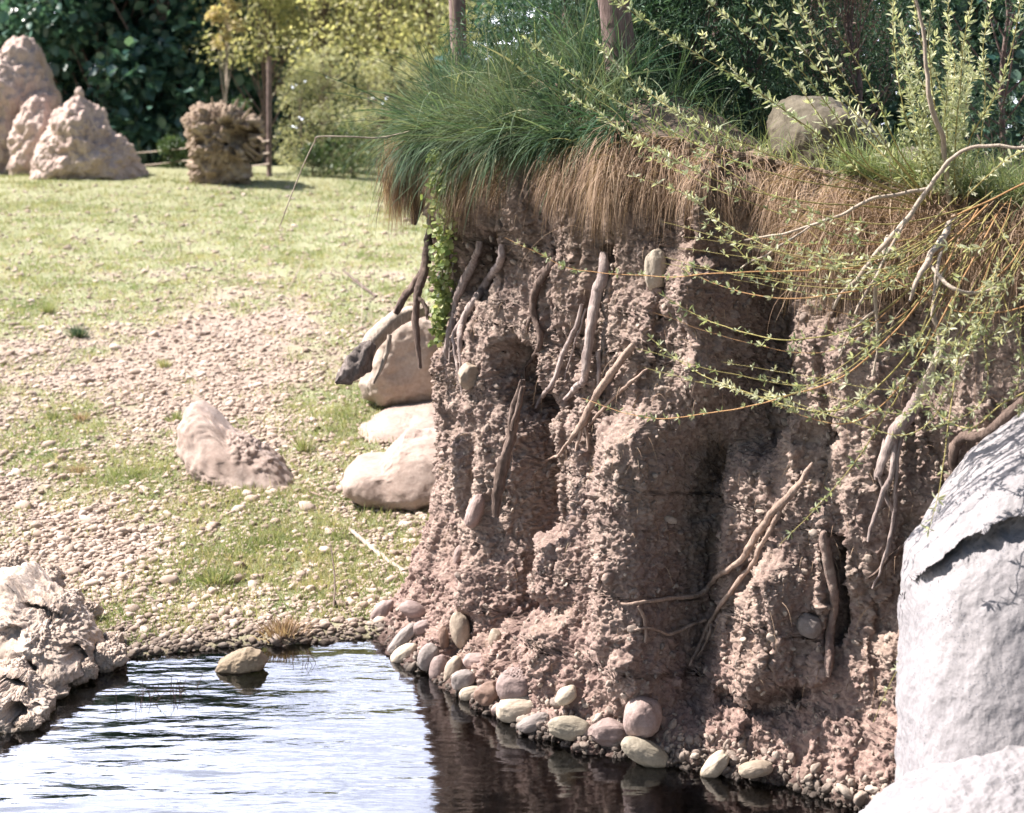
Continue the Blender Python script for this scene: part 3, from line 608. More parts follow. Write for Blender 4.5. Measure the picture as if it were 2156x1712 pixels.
# cobbles
def cob_mat(name, c, spec=.3): return rock_mat(name, tuple(tuple(x * k for x in c) for k in (.52, .74, .92)), (160, tuple(x * .5 for x in c), .13), 3.0, .3, .7, wet=.012, spec=spec)
CM = {'mauve': cob_mat('mauve_cobble', (.36, .27, .25)), 'tan': cob_mat('tan_cobble', (.46, .37, .29)), 'cream': cob_mat('cream_cobble', (.58, .49, .39)),
      'grey': cob_mat('grey_cobble', (.34, .29, .27)), 'brown': cob_mat('brown_cobble', (.28, .18, .14)), 'green': cob_mat('greenish_cobble', (.42, .365, .285)), 'pink': cob_mat('pink_cobble', (.46, .34, .31))}
def c7(x, y): return 715.9 + .39063 * x, 1122.7 + .39063 * y
COB = [  # X, Y, a, b (reading px), angle, colour, label, embed
    (*c7(225, 425), 28, 14, 45, 'mauve', 'mauve cobble at the far left tip of the bank foot'),
    (*c7(395, 415), 25, 15, -15, 'mauve', 'dull mauve cobble half buried behind the far left tip'),
    (*c7(335, 575), 38, 13, 48, 'grey', 'long slanted grey cobble at the waterline, far left'),
    (*c7(448, 505), 19, 12, 20, 'mauve', 'pinkish cobble wedged above the long slanted grey one'),
    (*c7(345, 650), 29, 14, 33, 'cream', 'cream oval cobble below the long slanted grey one'),
    (*c7(472, 668), 25, 17, 62, 'grey', 'grey-pink cobble right of the cream oval one'),
    (*c7(530, 728), 25, 16, 75, 'mauve', 'upright mauve cobble at the water, third from the cream oval one'),
    (*c7(607, 730), 26, 13, 62, 'tan', 'slim tan cobble leaning right of the upright mauve one'),
    (*c7(650, 525), 34, 18, 100, 'tan', 'egg-shaped tan cobble standing on end in the earth'),
    (*c7(560, 565), 22, 9, 95, 'brown', 'thin brown cobble beside the egg-shaped tan one'),
    (*c7(838, 570), 18, 13, 95, 'tan', 'small round tan stone set in the earth right of the egg-shaped one'),
    (*c7(733, 690), 23, 14, 3, 'pink', 'flat reddish cobble under the egg-shaped tan one'),
    (*c7(665, 790), 22, 17, 15, 'grey', 'dark grey cobble under the flat reddish one'),
    (*c7(700, 862), 20, 12, 15, 'cream', 'small pale cobble at the waterline under the dark grey one'),
    (*c7(802, 865), 25, 21, 35, 'brown', 'blocky brown cobble in shade beside the big round one'),
    (*c7(945, 822), 34, 31, 0, 'mauve', 'big round mauve cobble crusted with earth on top'),
    (*c7(965, 938), 42, 25, 8, 'cream', 'large smooth cream cobble below the big round mauve one'),
    (*c7(850, 945), 13, 9, 20, 'pink', 'tiny pink stone touching the large cream cobble'),
    (*c7(1045, 1022), 31, 14, 20, 'grey', 'wet grey cobble with dark underside by the large cream one'),
    (*c7(1240, 1050), 38, 21, -8, 'green', 'mossy tan cobble at the water between the wet grey and the cracked one'),
    (*c7(1218, 876), 22, 15, 40, 'cream', 'buff cobble half buried above the mossy tan one'),
    (*c7(1455, 1075), 38, 22, -5, 'mauve', 'cracked angular mauve stone left of the tall round one'),
    (*c7(1630, 990), 36, 38, 10, 'pink', 'tall round pink-brown cobble near the middle of the shore'),
    (*c7(1645, 1182), 46, 22, -27, 'green', 'long pale greenish cobble dipping into the water'),
    (*c7(2020, 1250), 33, 16, 48, 'cream', 'tilted oblong cream cobble at the waterline'),
    (1590, 1619, 31, 15, 8, 'tan', 'tan cobble lying flat just right of the tilted oblong one'),
    (1705, 1317, 28, 24, -15, 'grey', 'round grey cobble set in the face beside the root cast'),
    (1380, 568, 24, 44, 0, 'cream', 'white egg-shaped stone stuck high in the bank face'),
    (987, 792, 21, 28, -20, 'tan', 'flat triangular grey-tan stone hanging below the forked root'),
    (1000, 1076, 17, 36, -18, 'pink', 'smooth pink stone set upright left of the dark gully'),
    (978, 412, 19, 32, -5, 'mauve', 'brown stone in the face just right of the ivy'),
    (966, 1166, 10, 20, -15, 'pink', 'small pink stone low on the left rib'),
]
for i, (X, Y, a, b, ang, mc, lab) in enumerate(COB):
    d, nn = hit(X, Y); hs = [hit(X + a * .7 * u_, Y + b * .7 * v_)[0] for u_, v_ in ((1, 0), (-1, 0), (0, 1), (0, -1))]
    if up_ := (i >= 26): d = float(np.median([h for h in hs + [d] if h] or [6])) if d else d
    Yb = Y + math.hypot(b * math.cos(math.radians(ang)), a * math.sin(math.radians(ang)))
    wl = FW * (CAM_H - .0) / (Yb - HY - 6)           # depth where its underside meets the water
    up = i >= 26
    if d is None: d = wl
    mn = min(a, b) / FW * d
    d = d - mn * (.35 if up else 1.15)
    if not up: d = min(d, wl)
    V, F = ico(5 if max(a, b) > 30 else 4); rng = np.random.default_rng(100 + i)
    a, b = (a, b) if up else (a * 1.16, b * 1.16); sx, sz, sy = a / FW * d, b / FW * d, (min(a, b) * .85 + .15 * max(a, b)) / FW * d
    Q = V * np.array([sx, sy, sz]); sq = np.sign(V) * np.abs(V) ** rng.uniform(.82, .98); Q = sq * np.array([sx, sy, sz])
    Q *= (1 + .13 * fbm(V * 1.0 + i * 2.3, 2) + .02 * fbm(V * 5 + i, 3))[:, None]
    if 'angular' in lab or 'blocky' in lab or 'triangular' in lab:
        f1, _ = worley(V * 1.3 + i); Q *= (1 + .35 * (f1 - .5))[:, None]
    if 'crusted' in lab: Q *= (1 + .10 * sm(.5, .9, V[:, 2]) * fbm(V * 9, 3))[:, None]
    t = math.radians(ang); c, s = math.cos(t), math.sin(t)
    Q = np.stack([Q[:, 0] * c - Q[:, 2] * s, Q[:, 1], Q[:, 0] * s + Q[:, 2] * c], -1)
    o = mesh_np('cobble' if not up else 'stone', Q + np.array(P(X, Y, d)), F, CM[mc]); settle(o)
    tag(o, lab, 'stone', 'cobbles along the foot of the bank' if not up else 'stones stuck in the bank face')

# ------------------------------------------------------------------ roots on the face
def path_on(pts, off=.012, smooth_=9, n=None, fixed=None):
    """pts: (X,Y,r_px) -> world points lying on or just off the face, with radii"""
    n = n or max(24, len(pts) * 12); c = cat_(pts, n)
    if fixed is not None:
        d = np.interp(np.linspace(0, 1, n), np.linspace(0, 1, len(fixed)), fixed)
    else:
        d = np.array([(hit(x, y_)[0] or np.nan) for x, y_, _ in c]); good = ~np.isnan(d) & (d < 7.4)
        d = np.interp(np.arange(n), np.arange(n)[good], d[good]) if good.any() else np.full(n, 6.0)
        # a root spans hollows: take the nearest depth of its neighbourhood, then smooth
        k = 4; dm = np.array([np.percentile(d[max(0, i - k):i + k + 1], 25) for i in range(n)])
        ker = np.hanning(smooth_ + 2)[1:-1]; ker /= ker.sum(); dm = np.convolve(np.pad(dm, smooth_ // 2, 'edge'), ker, 'valid')[:n]
        d = dm - off - c[:, 2] / FW * dm * .6
    W = np.stack([(c[:, 0] - CX) / FW * d, d, CAM_H - (c[:, 1] - HY) / FW * d], -1)
    W += .004 * np.stack([fbm(W * 18 + 1, 2), fbm(W * 18 + 5, 2), fbm(W * 18 + 9, 2)], -1)
    return W, np.maximum(c[:, 2], .8) / FW * d
def root(name, label, mat, strands, cat='root', rough=.3, group='roots hanging from the bank face', sides=12):
    """strands[0] = main stem (the thing's own mesh); later strands = child rootlets"""
    parts = []
    for st in strands:
        o = dict(off=.012, flat=1.0, fixed=None); o.update(st[1] if len(st) > 1 and isinstance(st[1], dict) else {})
        W, r = path_on(st[0], o['off'], fixed=o['fixed'])
        parts.append((W, r, sides, rough, o['flat']))
    base = parts[0][0][0]
    e = empty(name, tuple(base), label, cat, group)
    for i, p in enumerate(parts):
        o_ = tubes('stem' if i == 0 else 'rootlet', [(p[0] - base, *p[1:])], mat, e)
    return e
root('root', 'grey root curving down from the dark hole, left strand of the forked pair', M_WOOD, [([(1010, 508, 7), (1003, 540, 8), (987, 572, 9), (968, 612, 9), (955, 671, 8), (942, 726, 7.5), (944, 757, 8)],)])
root('root', 'grey root slanting down right of the dark hole, right strand of the forked pair', M_WOOD, [
    ([(1058, 515, 6), (1055, 549, 8), (1023, 596, 8.5), (999, 635, 8), (976, 671, 7.5), (968, 714, 6.5), (972, 757, 5), (968, 800, 3), (974, 828, 2)],),
    ([(978, 668, 5), (958, 700, 4.5), (957, 740, 3.5), (965, 790, 2.5), (962, 815, 1.5)],), ([(965, 690, 3), (950, 720, 3), (948, 765, 2)],)])
root('root', 'dark hooked root bending like an S between the forked pair and the thick one', M_WOODD, [([(1172, 540, 5), (1162, 556, 9), (1137, 596, 8.5), (1121, 639, 8), (1129, 682, 7), (1138, 710, 6), (1125, 749, 4.5), (1106, 773, 3), (1104, 800, 2)],), ([(1123, 655, 4), (1112, 685, 4), (1110, 700, 2)],)])
root('root', 'thickest grey root in the middle of the face', M_WOOD, [([(1272, 532, 8), (1271, 584, 12), (1255, 623, 12), (1243, 694, 11), (1235, 757, 9), (1231, 797, 8), (1210, 820, 7), (1188, 842, 4)], dict(off=.03)), ([(1259, 737, 5), (1263, 789, 4.5), (1255, 845, 3)],)])
root('root', 'thin root slanting down left of the thickest grey one', M_WOOD, [([(1226, 640, 4), (1212, 690, 5.5), (1184, 749, 5.5), (1168, 797, 5), (1141, 836, 4.5), (1129, 860, 2.5)], dict(off=.02)), ([(1232, 650, 2.5), (1215, 710, 2.2), (1195, 770, 1.8), (1188, 800, 1.2)], dict(off=.03))])
root('root', 'tan root with clawlike forked tip low in the middle of the face', M_WOODR, [
    ([(1335, 725, 5), (1325, 740, 8), (1298, 773, 8), (1267, 816, 8), (1240, 860, 7.5), (1226, 890, 9), (1212, 912, 5), (1192, 938, 4), (1176, 958, 3), (1148, 968, 2)], dict(off=.03)),
    ([(1226, 888, 5), (1222, 915, 4), (1214, 950, 2.5)], dict(off=.03)), ([(1228, 890, 5), (1236, 915, 3.5), (1238, 945, 2)], dict(off=.03)), ([(1365, 775, 2), (1330, 804, 3.5), (1287, 842, 3.2), (1239, 895, 3)],)])
root('root', 'blackened flat plank-like root standing in the dark gully', M_WOODD, [([(1100, 800, 5), (1095, 830, 9), (1082, 880, 11), (1074, 930, 10), (1060, 978, 12), (1050, 1030, 11), (1042, 1088, 7)], dict(off=.03, flat=.6, fixed=[5.57, 5.58, 5.60])), ([(1102, 812, 4), (1090, 860, 5), (1078, 905, 4)], dict(fixed=[5.53, 5.55]))], rough=.55)
root('root', 'stub of black bark at the upper left crack', M_WOODD, [([(888, 388, 7), (885, 410, 13), (880, 440, 12), (872, 474, 5)], dict(fixed=[6.42, 6.42]))], rough=.7)
root('root', 'long dark root dropping beside the ivy to the driftwood', M_WOODD, [
    ([(905, 470, 5), (903, 520, 9), (893, 570, 9), (880, 615, 9), (875, 660, 8), (877, 715, 6.5), (885, 775, 3.5)], dict(fixed=[6.36, 6.25, 6.22])),
    ([(897, 560, 7), (870, 600, 9), (848, 630, 9), (832, 660, 6)], dict(fixed=[6.32, 6.28])), ([(880, 625, 4), (896, 645, 4), (900, 672, 3)], dict(fixed=[6.24, 6.2]))], rough=.4)
drift = root('driftwood', 'thick bleached bent root with charred jagged end jutting over the meadow', M_WOODP, [
    ([(900, 652, 12), (870, 660, 15), (835, 672, 17), (802, 698, 18), (775, 730, 19), (755, 762, 20), (732, 788, 17), (712, 802, 6)], dict(fixed=[6.4, 6.3, 6.22])),
    ([(822, 705, 5), (815, 740, 5), (806, 765, 4.5), (787, 806, 2)], dict(fixed=[6.26, 6.25]))], cat='driftwood', group=None, rough=.28, sides=18)
cw, cr_ = path_on([(785, 722, 8), (772, 738, 17), (758, 762, 21), (738, 784, 19), (722, 795, 13), (706, 806, 4)], .0, fixed=[6.235, 6.21])
cv, cf, ct = tube_np(cw - np.array(drift.location), cr_, 26, .62, 3.3, 1.0, .6); mesh_np('charred_end', cv, [cf, ct], wood_mat('charred_wood', (.035, .03, .03), (.30, .25, .23)), drift)
root('root', 'long two-pronged tan root running down left across the lower face', M_WOODR, [
    ([(1712, 975, 3), (1700, 992, 5), (1680, 1020, 6.5), (1639, 1066, 8), (1603, 1111, 8), (1578, 1152, 7.5), (1558, 1182, 6), (1512, 1213, 5.5), (1476, 1249, 5.5), (1415, 1259, 4.5), (1350, 1268, 3.5), (1306, 1272, 2.5)], dict(off=.03)),
    ([(1650, 1058, 5), (1628, 1105, 5), (1600, 1155, 5), (1590, 1180, 5), (1558, 1218, 5), (1517, 1274, 4.5), (1487, 1325, 4.2), (1466, 1371, 3.5), (1452, 1402, 2)], dict(off=.03)),
    ([(1487, 1304, 3), (1446, 1320, 3.5), (1410, 1335, 3.5), (1370, 1322, 3), (1334, 1328, 2)], dict(off=.02)), ([(1344, 1277, 2.5), (1358, 1305, 4), (1360, 1352, 3)], dict(off=.02)), ([(1500, 1310, 3), (1488, 1350, 2.8), (1466, 1385, 2)], dict(off=.03))])
root('root', 'stout tan root splitting into a tassel of grey strands at the right', M_WOOD, [
    ([(1935, 830, 12), (1914, 872, 15), (1882, 915, 14), (1863, 959, 9), (1850, 1005, 6)], dict(off=.05)),
    ([(1885, 915, 7), (1878, 994, 6), (1858, 1045, 6), (1837, 1106, 4.5), (1827, 1142, 2.5)], dict(off=.05)), ([(1896, 915, 5), (1886, 990, 4.5), (1884, 1060, 4.5), (1878, 1127, 4.5), (1858, 1188, 3.5), (1837, 1240, 2)], dict(off=.04)),
    ([(1850, 1000, 5), (1866, 1045, 4.5), (1885, 1096, 4), (1874, 1150, 3.5), (1866, 1195, 2)], dict(off=.03)), ([(1868, 925, 7), (1852, 975, 5.5), (1845, 1010, 4)], dict(off=.04))])
root('root', 'dark snaking root descending from the right edge behind the white boulders', M_WOODD, [
    ([(2175, 835, 11), (2147, 852, 12), (2097, 898, 12), (2066, 918, 11), (2025, 923, 11), (2008, 955, 11), (2010, 994, 9), (1995, 1035, 7.5), (1964, 1081, 6), (1924, 1127, 4.5), (1873, 1177, 4), (1830, 1218, 2.5)], dict(off=.03))])
root('root', 'earth-crusted vertical root cast beside the round grey cobble', M_BANK, [([(1733, 1120, 5), (1738, 1147, 9), (1746, 1208, 12), (1756, 1264, 11), (1751, 1325, 10), (1743, 1381, 9), (1741, 1425, 5)], dict(off=.01))], rough=.5)
root('root', 'short grey rootlet at the gravel shore beside straw', M_WOODP, [([(632, 1335, 2), (648, 1325, 4), (665, 1340, 5), (690, 1352, 4)], dict(fixed=[6.42, 6.38])), ([(640, 1322, 2), (660, 1345, 3), (672, 1358, 2)], dict(fixed=[6.4, 6.36]))])

# ------------------------------------------------------------------ grass and hanging dead grass
def blades(name, base, dirv, length, width, bend, mat, rng, seg=4, parent=None, rnd=None, side=None):
    """arching ribbons; base (n,3), dirv start direction, gravity bend"""
    n = len(base); d = dirv / np.linalg.norm(dirv, axis=1)[:, None]
    s = np.cross(d, rng.normal(size=(n, 3))); s /= np.linalg.norm(s, axis=1)[:, None]
    pts = [base]; p = base.copy(); cur = d.copy()
    for k in range(seg):
        p = p + cur * (length / seg)[:, None]; pts.append(p)
        cur = cur + np.stack([np.zeros(n), np.zeros(n), -bend], -1) / seg + rng.normal(0, .06, (n, 3)); cur /= np.linalg.norm(cur, axis=1)[:, None]
    V = []
    for k in range(seg + 1):
        wv = width * (1 - (k / seg) ** 2 * .92) * .5
        V += [pts[k] - s * wv[:, None], pts[k] + s * wv[:, None]]
    V = np.stack(V, 1); kk = 2 * (seg + 1)
    f = np.array([(2 * k, 2 * k + 1, 2 * k + 3, 2 * k + 2) for k in range(seg)])
    F = (f[None] + (np.arange(n) * kk)[:, None, None]).reshape(-1, 4)
    r = rng.random(n) if rnd is None else rnd
    return mesh_np(name, V.reshape(-1, 3), F, mat, parent, True, {'rnd': np.repeat(r, kk)})
M_GRASS = leaf_mat('bank_grass_blade', [(0, (.006, .030, .026)), (.45, (.012, .076, .046)), (.75, (.036, .135, .075)), (.94, (.13, .23, .15)), (1, (.38, .36, .22))], .3, .6, .06)
M_MEAD = leaf_mat('meadow_grass_blade', [(0, (.10, .17, .055)), (.45, (.20, .27, .10)), (.75, (.36, .36, .19)), (1, (.52, .43, .29))], .35, .6)
M_DRY = leaf_mat('dead_grass_blade', [(0, (.10, .055, .04)), (.4, (.27, .165, .11)), (.8, (.45, .31, .22)), (1, (.62, .48, .35))], .25, .7)
rng = np.random.default_rng(31)
# meadow blades in tufts
n = 150000; nt_ = 10500
X = rng.uniform(-420, 1000, nt_); Yp = rng.uniform(368, 1370, nt_) ** 1.0
yt = 3594 * 2.2895 / (Yp - 274 + 233.6); xt = (X - CX) / FW * yt
gg = grassy(xt, yt); keep = rng.random(nt_) < np.clip(gg * 1.3 - .22, .02, 1); xt, yt = xt[keep], yt[keep]
idx = rng.integers(0, len(xt), n); sp = rng.normal(0, .028, (n, 2)) * (yt[idx] / 7)[:, None]
x = xt[idx] + sp[:, 0] * 1.3; y = yt[idx] + sp[:, 1] * 1.6
ok = y > shore_y(x) + .04; x, y = x[ok], y[ok]; n = len(x)
base = np.stack([x, y, ground_h(x, y) - .003], -1); dv = np.stack([rng.normal(0, .45, n), rng.normal(0, .45, n), np.ones(n)], -1)
hgt = rng.lognormal(math.log(.026), .4, n) * (.85 + y * .02)
trnd = np.clip(rng.random(len(xt))[idx][ok] * .7 + rng.random(n) * .4, 0, 1)
tag(blades('meadow_grass', base, dv, hgt, .0016 + .00035 * y * rng.uniform(.6, 1.2, n), rng.uniform(0, .9, n), M_MEAD, rng, 3, rnd=trnd), 'short sparse yellow-green grass growing through the gravel', 'grass', kind='stuff')
# isolated darker tufts
def tuft(X, Y, nb, h, sprd, lab, mat, name='grass_tuft', group='grass tufts on the meadow'):
    g = gpoint(X, Y); r_ = np.random.default_rng(int(X * 7 + Y)); b = np.zeros((nb, 3)); b[:, :2] = r_.normal(0, sprd * .35, (nb, 2)); dv = np.stack([b[:, 0] / sprd, b[:, 1] / sprd, np.full(nb, 1.0)], -1) + r_.normal(0, .18, (nb, 3))
    o = blades(name, b, dv, r_.uniform(.5, 1.1, nb) * h, np.full(nb, .0045), r_.uniform(.2, 1.2, nb), mat, r_, 4); o.location = g; tag(o, lab, 'grass tuft', group)
tuft(165, 712, 240, .12, .06, 'darkest green grass tuft on the left gravel', M_GRASS)
tuft(100, 660, 160, .10, .07, 'pale green tuft behind the darkest one', M_MEAD)
tuft(345, 775, 110, .07, .05, 'yellowish tuft in the middle of the bare gravel', M_MEAD)
tuft(835, 845, 260, .12, .09, 'broad bluish green weed at the foot of the tan boulder', M_GRASS)
tuft(110, 880, 140, .06, .07, 'low green tuft on the left in the gravel', M_MEAD)
tuft(170, 885, 120, .05, .05, 'brownish tuft right of the low green one', M_DRY)
tuft(370, 885, 120, .07, .05, 'green weed at the left end of the log-shaped rock', M_MEAD)
tuft(160, 995, 140, .05, .06, 'tangled straw tuft in the lower left gravel', M_DRY)
tuft(640, 950, 80, .12, .05, 'slim upright weed right of the log-shaped rock', M_MEAD)
tuft(455, 1225, 200, .07, .10, 'bright green tuft on the shore gravel', M_MEAD)
tuft(600, 1335, 260, .06, .10, 'orange straw tuft drooping at the water edge', M_DRY)

# green grass over the left end of the bank top
rng = np.random.default_rng(41)
EDGE = FULL[NR - 1]
cols = np.arange(NC)
def top_pt(ci, t):
    """ci column float, t rows back from the lip"""
    i = np.clip(ci.astype(int), 0, NC - 1); j = np.clip(NR - 1 + t.astype(int), 0, NR + NT - 1); return FULL[j, i]
XE = CX + EDGE[:, 0] / EDGE[:, 1] * FW
c_lo = 50; c_hi = int(np.argmin(np.abs(XE - 1330) + (cols < 300) * 1e4)); c_all = int(np.argmin(np.abs(XE - 2250) + (cols < 300) * 1e4))
nb = 30000
ci = c_lo + (c_hi - c_lo) * rng.random(nb) ** 1.0; tr_ = rng.random(nb) ** 1.3 * 42 - 8
Xe = XE[ci.astype(int)]
ok = rng.random(nb) < np.clip(1.25 - sm(1120, 1330, Xe) * 1.1, .05, 1); ci, tr_ = ci[ok], tr_[ok]; nb = len(ci)
i_ = ci.astype(int); base = top_pt(ci, tr_) + rng.normal(0, .012, (nb, 3))
N3 = np.stack([N2[i_, 0], N2[i_, 1], np.zeros(nb)], -1)
front = sm(14, -6, tr_)
clump = fbm(np.stack([base[:, 0], base[:, 1], base[:, 2] * 0], -1) * 5 + 2, 3)
c2 = fbm(np.stack([base[:, 0], base[:, 1], base[:, 2] * 0], -1) * 9 + 7, 2); c3 = fbm(np.stack([base[:, 0], base[:, 1], base[:, 2] * 0], -1) * 9 + 17, 2)
dv = N3 * (.15 + .9 * front)[:, None] + np.stack([np.zeros(nb), np.zeros(nb), 1.0 - .35 * front], -1) + rng.normal(0, .48, (nb, 3)) + np.stack([c2 * 2.2, c3 * 2.2, clump * .8], -1)
ln = rng.uniform(.08, .27, nb) * (1 + 1.1 * clump) * (1 + .6 * (rng.random(nb) < .08))
tag(blades('bank_grass', base, dv, ln, rng.lognormal(math.log(.0036), .42, nb), rng.uniform(.3, 3.2, nb) * (.5 + front), M_GRASS, rng, 6), 'lush blue-green grass spilling over the left end of the bank', 'grass', kind='stuff')
# sparse grass elsewhere on the top (right part around the willow)
nb = 9000; ci = c_hi + (c_all - c_hi) * rng.random(nb); tr_ = rng.random(nb) ** 1.2 * 40; i_ = ci.astype(int)
keep = rng.random(nb) < np.where(XE[i_] > 1780, 1.0, .10); ci, tr_, i_ = ci[keep], tr_[keep], i_[keep]; nb = len(ci)
base = top_pt(ci, tr_); N3 = np.stack([N2[i_, 0], N2[i_, 1], np.zeros(nb)], -1)
dv = N3 * .4 + np.array([0, 0, 1.0]) + rng.normal(0, .35, (nb, 3))
M_GRASS2 = leaf_mat('pale_grass_blade', [(0, (.07, .14, .06)), (.5, (.16, .24, .10)), (.85, (.28, .33, .16)), (1, (.48, .44, .27))], .3, .5)
tag(blades('top_grass', base, dv, rng.uniform(.07, .2, nb), rng.uniform(.002, .004, nb), rng.uniform(.5, 2.2, nb), M_GRASS2, rng, 5), 'thin grass on the bank top around the willow and the stones', 'grass', kind='stuff')
# hanging mat of dead grass
nb = 17000; ci = c_lo + 60 + (c_all - c_lo - 60) * rng.random(nb); i_ = ci.astype(int); Xe = XE[i_]
nz = fbm(np.stack([Xe / 75, Xe * 0, Xe * 0], -1), 3)
lenf = np.interp(Xe, [780, 900, 960, 1050, 1250, 1450, 1650, 1800, 2000, 2200], [.42, .30, .12, .22, .30, .28, .25, .20, .20, .14]) * np.clip(1 + 1.7 * nz, .3, 2.2)
down = rng.random(nb) ** .8 * 60
j_ = np.clip(NR - 1 - (down).astype(int) + rng.integers(0, 8, nb), 0, NR + 20)
base = FULL[j_, i_] + rng.normal(0, .006, (nb, 3)); N3 = np.stack([N2[i_, 0], N2[i_, 1], np.zeros(nb)], -1)
frac = np.clip(1 - down / 110, .2, 1)
T3 = np.stack([tg[i_, 0], tg[i_, 1], np.zeros(nb)], -1); sway = fbm(np.stack([Xe / 60, base[:, 2] * 4, Xe * 0], -1) + 9, 2)
dv = N3 * rng.uniform(.15, .75, nb)[:, None] + np.array([0, 0, -.15]) + rng.normal(0, .22, (nb, 3)) + T3 * (sway * .9)[:, None]
ok = rng.random(nb) < np.clip(.8 + nz * 2.2, .08, 1)
base, dv, ln = base[ok], dv[ok], (lenf * frac * rng.uniform(.5, 1.15, nb))[ok]; nb = len(base)
tag(blades('dead_grass', base, dv, np.maximum(ln, .03), rng.uniform(.0011, .0024, nb), rng.uniform(2.2, 5.0, nb), M_DRY, rng, 7), 'matted brown dead grass hanging like a fringe over the bank edge', 'dead grass', kind='stuff')
nb = 1500; X = rng.normal(840, 16, nb); ys_ = rng.uniform(285, 400, nb); b_ = np.array([tuple(P(a, c, 6.33 + rng.uniform(-.05, .1))) for a, c in zip(X, ys_)])
tag(blades('dead_grass', b_, rng.normal(0, .16, (nb, 3)) + np.array([.02, 0, -1.0]), rng.uniform(.05, .22, nb), rng.uniform(.0011, .0024, nb), rng.uniform(.3, 1.5, nb), M_DRY, rng, 6), 'rusty tuft of dead grass hanging at the left corner of the bank', 'dead grass', kind='stuff')
# tangled dead grass nest at right
nb = 6500; r_ = rng.random(nb)
cx_ = np.where(r_ < .4, rng.normal(1860, 80, nb), rng.uniform(1650, 2250, nb)); cy_ = np.where(r_ < .4, rng.normal(480, 40, nb), rng.normal(500, 55, nb)); basel = []
for a, b in zip(cx_, cy_):
    d, nn = hit(a, b, 4.8); basel.append(tuple(P(a, b, (d or 4.8) - rng.uniform(0, .07))))
base = np.array(basel); dv = rng.normal(0, 1, (nb, 3)) + np.array([-.2, -.2, -.5])
tag(blades('dead_grass', base, dv, rng.uniform(.06, .2, nb), rng.uniform(.0012, .0026, nb), rng.uniform(.5, 3.5, nb), M_DRY, rng, 7), 'tangled nest of straw-brown dead grass under the willow', 'dead grass', kind='stuff')

# hair roots all over the face
rng = np.random.default_rng(47); bl, nl_ = [], []
for k in range(1500):
    X, Y = rng.uniform(880, 2150), rng.uniform(400, 1000) if k % 3 else rng.uniform(900, 1450)
    d, nn = hit(X, Y)
    if d is None or d > 7.2: continue
    bl.append(tuple(P(X, Y, d))); nl_.append(tuple(nn))
bl, nl_ = np.array(bl), np.array(nl_); nb = len(bl)
tag(blades('hair_roots', bl, nl_ * .8 + rng.normal(0, .55, (nb, 3)) + np.array([0, 0, -.6]), rng.lognormal(math.log(.05), .5, nb), rng.uniform(.0008, .0018, nb), rng.uniform(1, 4, nb), M_DRY, rng, 7), 'fine hair roots dangling all over the earth face', 'roots', kind='stuff')
# ------------------------------------------------------------------ ivy strand
def creeper():
    W, r = path_on([(925, 330, 2.5), (932, 420, 2.5), (935, 520, 2.2), (930, 600, 2), (934, 660, 1.8), (928, 705, 1.2)], off=.06)
    e = empty('creeper', tuple(W[0]), 'strand of green leafy creeper hanging down the left rib of the bank', 'creeper')
    rg = np.random.default_rng(51)
    W2_, r2 = path_on([(918, 320, 2), (925, 430, 2), (922, 540, 1.6), (936, 640, 1.2)], off=.045)
    tubes('stem', [(W - W[0], r, 6, 0, 1), (W2_ - W[0], r2, 6, 0, 1)], M_TWIG, e)
    n = 1100; k = rg.integers(0, len(W), n); b = W[k] - W[0] + rg.normal(0, 1, (n, 3)) * np.array([.022, .022, .03])
    d = rg.normal(0, .7, (n, 3)) + np.array([-.3, -.5, -.5]); M = frame_from(d, np.array([[-.4, -.7, .5]]) + rg.normal(0, .5, (n, 3)))
    s = rg.uniform(.014, .030, n)
    merge('leaves', LEAF_V * np.array([1.5, 1, 1]), LEAF_T, M * s[:, None, None], b, leaf_mat('creeper_leaf', [(0, (.08, .17, .05)), (.4, (.20, .31, .10)), (.75, (.36, .43, .18)), (1, (.60, .58, .32))], .35), e)
creeper()

